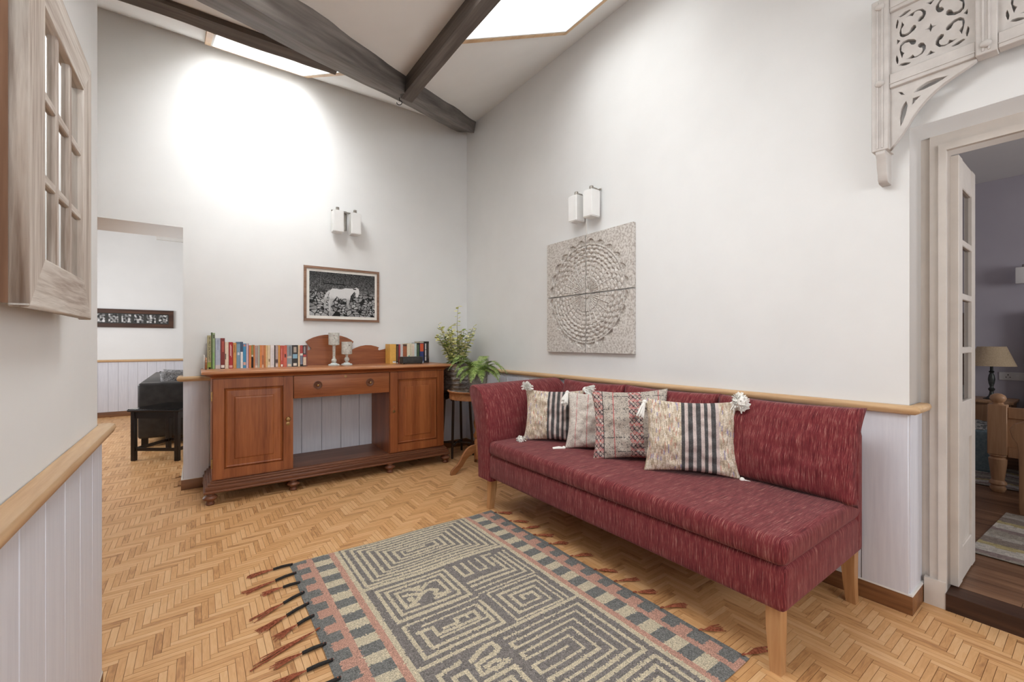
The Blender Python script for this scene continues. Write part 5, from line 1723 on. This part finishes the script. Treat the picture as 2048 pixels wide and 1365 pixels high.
def bedcol(u, v, rr=random.Random(6)):
    g = .5 + .5 * noise.noise(Vector((u * 14, v * 22, 2)))
    c = srgb(176, 176, 172) if g > .5 else srgb(112, 116, 116) if g > .3 else srgb(206, 204, 198)
    return c[:3]
bs = grid_me(40, 40, lambda u, v: (BPX + .04 + 1.82 * u, BPY - 1.44 + 1.40 * v, BF + .42 + .24 * min(1, min(u * 14, (1 - v) * 12, v * 12, 1)) ** .5 + .01 * noise.noise(Vector((u * 6, v * 5, 1)))), bedcol)
put('bedspread', bs, 'blanket', bed, smooth=180)
nst = root('bedside_table', 'pale wooden bedside table under the bedroom lamp', 'table', (4.12, -3.62, BF))
box('table_top', 3.90, 4.38, -3.87, -3.36, .585, .612, 'bed_wood', nst, .005, 2)
box('body', 3.93, 4.37, -3.85, -3.38, .36, .585, 'bed_wood', nst)
box('drawer', 3.922, 3.93, -3.83, -3.40, .40, .56, 'bed_wood', nst, .002, 1)
for x in (3.95, 4.35):
    for y in (-3.83, -3.40):
        box('leg', x - .02, x + .02, y - .02, y + .02, BF, .36, 'bed_wood', nst)
lmp = root('table_lamp', 'table lamp with beige shade and dark turned stem in the bedroom', 'lamp', (4.13, -3.70, .612))
lathe('base', [(.062, 0), (.064, .006), (.040, .016), (.024, .032), (.017, .055), (.014, .085)], (4.13, -3.70, .612), 'pewter', lmp, 24)
lathe('stem', [(.014, .08), (.024, .095), (.026, .108), (.016, .118), (.013, .13), (.022, .165), (.027, .205), (.022, .245), (.013, .27), (.022, .285), (.012, .295), (.012, .37)], (4.13, -3.70, .612), 'pewter', lmp, 20)
lathe('lamp_shade', [(.176, .345), (.105, .545), (.102, .545), (.173, .345)], (4.13, -3.70, .612), 'lamp_shade', lmp, 36)
bpy.context.view_layer.update()
so = root('socket_plate', 'white electrical socket plate on the bedroom wall beside the lamp', 'socket', (4.395, -3.86, .84))
box('plate', 4.388, 4.40, -3.985, -3.725, .800, .885, 'switch_white', so, .003, 1)
for y in (-3.79, -3.93):
    box('socket', 4.386, 4.389, y - .035, y + .035, .815, .870, 'switch_white', so, .001, 1)
    boxes('pin_holes', [(4.385, 4.387, y - .004, y + .004, .852, .862), (4.385, 4.387, y - .018, y - .010, .828, .836), (4.385, 4.387, y + .010, y + .018, .828, .836)], 'iron_black', so)
box('rocker', 4.385, 4.389, -3.868, -3.846, .832, .856, 'switch_white', so, .001, 1)
bl_ = root('bedroom_wall_lamp', 'white glass wall lamp on the bedroom wall', 'wall lamp', (4.39, -3.9, 1.9))
box('back_plate', 4.384, 4.40, -4.16, -3.98, 1.88, 1.96, 'nickel', bl_, .002, 1)
box('arm', 4.25, 4.39, -3.925, -3.905, 1.975, 1.99, 'nickel', bl_, .002, 1)
box('arm', 4.37, 4.39, -4.05, -3.905, 1.925, 1.99, 'nickel', bl_, .002, 1)
box('shade', 4.20, 4.32, -3.975, -3.855, 1.80, 1.965, 'opal_glass', bl_, .006, 2)
lathe('holder', [(.02, 0), (.02, .03), (0, .032)], (4.26, -3.915, 1.965), 'nickel', bl_, 14)
bsk = root('laundry_basket', 'blue grey fabric basket with a folded blanket beside the bed', 'basket', (3.3, -3.72, BF))
box('body', 2.95, 3.55, -3.84, -3.55, BF, BF + .36, 'basket_blue', bsk, .03, 3)
put('blanket', grid_me(16, 16, lambda u, v: (2.98 + .54 * u, -3.83 + .27 * v, BF + .36 + .05 * math.sin(PI * u) * math.sin(PI * v) + .012 * noise.noise(Vector((u * 5, v * 5, 9)))), bedcol), 'blanket', bsk, smooth=180)
bn = root('bed_bench', 'curved wooden end of a bench at the foot of the bed', 'bench', (1.75, -4.15, BF))
bprof = [(0, 0), (.05, 0), (.045, .25), (.05, .36), (.10, .43), (.085, .47), (.11, .52), (.15, .56), (.15, .60), (.09, .615), (.03, .60), (-.05, .585), (-.10, .55), (-.07, .50), (-.02, .46), (-.005, .40), (.0, .25)]
for y in (-4.075, -5.1):
    plate('end_board', [(y - a * .42, BF + b_ * 1.0) for a, b_ in bprof], [], .045, YZ(1.80), 'bed_wood', bn, bevel=.004)
box('seat_board', 1.80, 2.15, -5.10, -4.10, BF + .38, BF + .41, 'bed_wood', bn)
def rag(u, v, rr=random.Random(15)):
    b_ = int(v * 18 + .6 * math.sin(u * 9))
    c = [srgb(168, 160, 148), srgb(186, 180, 170), srgb(150, 138, 128), srgb(190, 176, 130), srgb(206, 200, 190), srgb(150, 134, 130)][(b_ * 5 + b_ // 3) % 6]
    g = rr.uniform(.8, 1.12)
    return (c[0] * g, c[1] * g, c[2] * g)
br_ = put('woven_mat', grid_me(60, 60, lambda u, v: (.80 + .96 * v, -4.85 + .88 * u - .05 * v, BF + .006 + .002 * noise.noise(Vector((u * 8, v * 8, 0)))), rag), 'blanket')
tag(br_, 'multicoloured woven mat lying inside the bedroom door', 'rug')
br2 = put('woven_mat', grid_me(40, 40, lambda u, v: (2.45 + .8 * v, -4.1 + .42 * u, BF + .006), rag), 'blanket')
tag(br2, 'patterned woven mat on the floor beside the bed', 'rug')
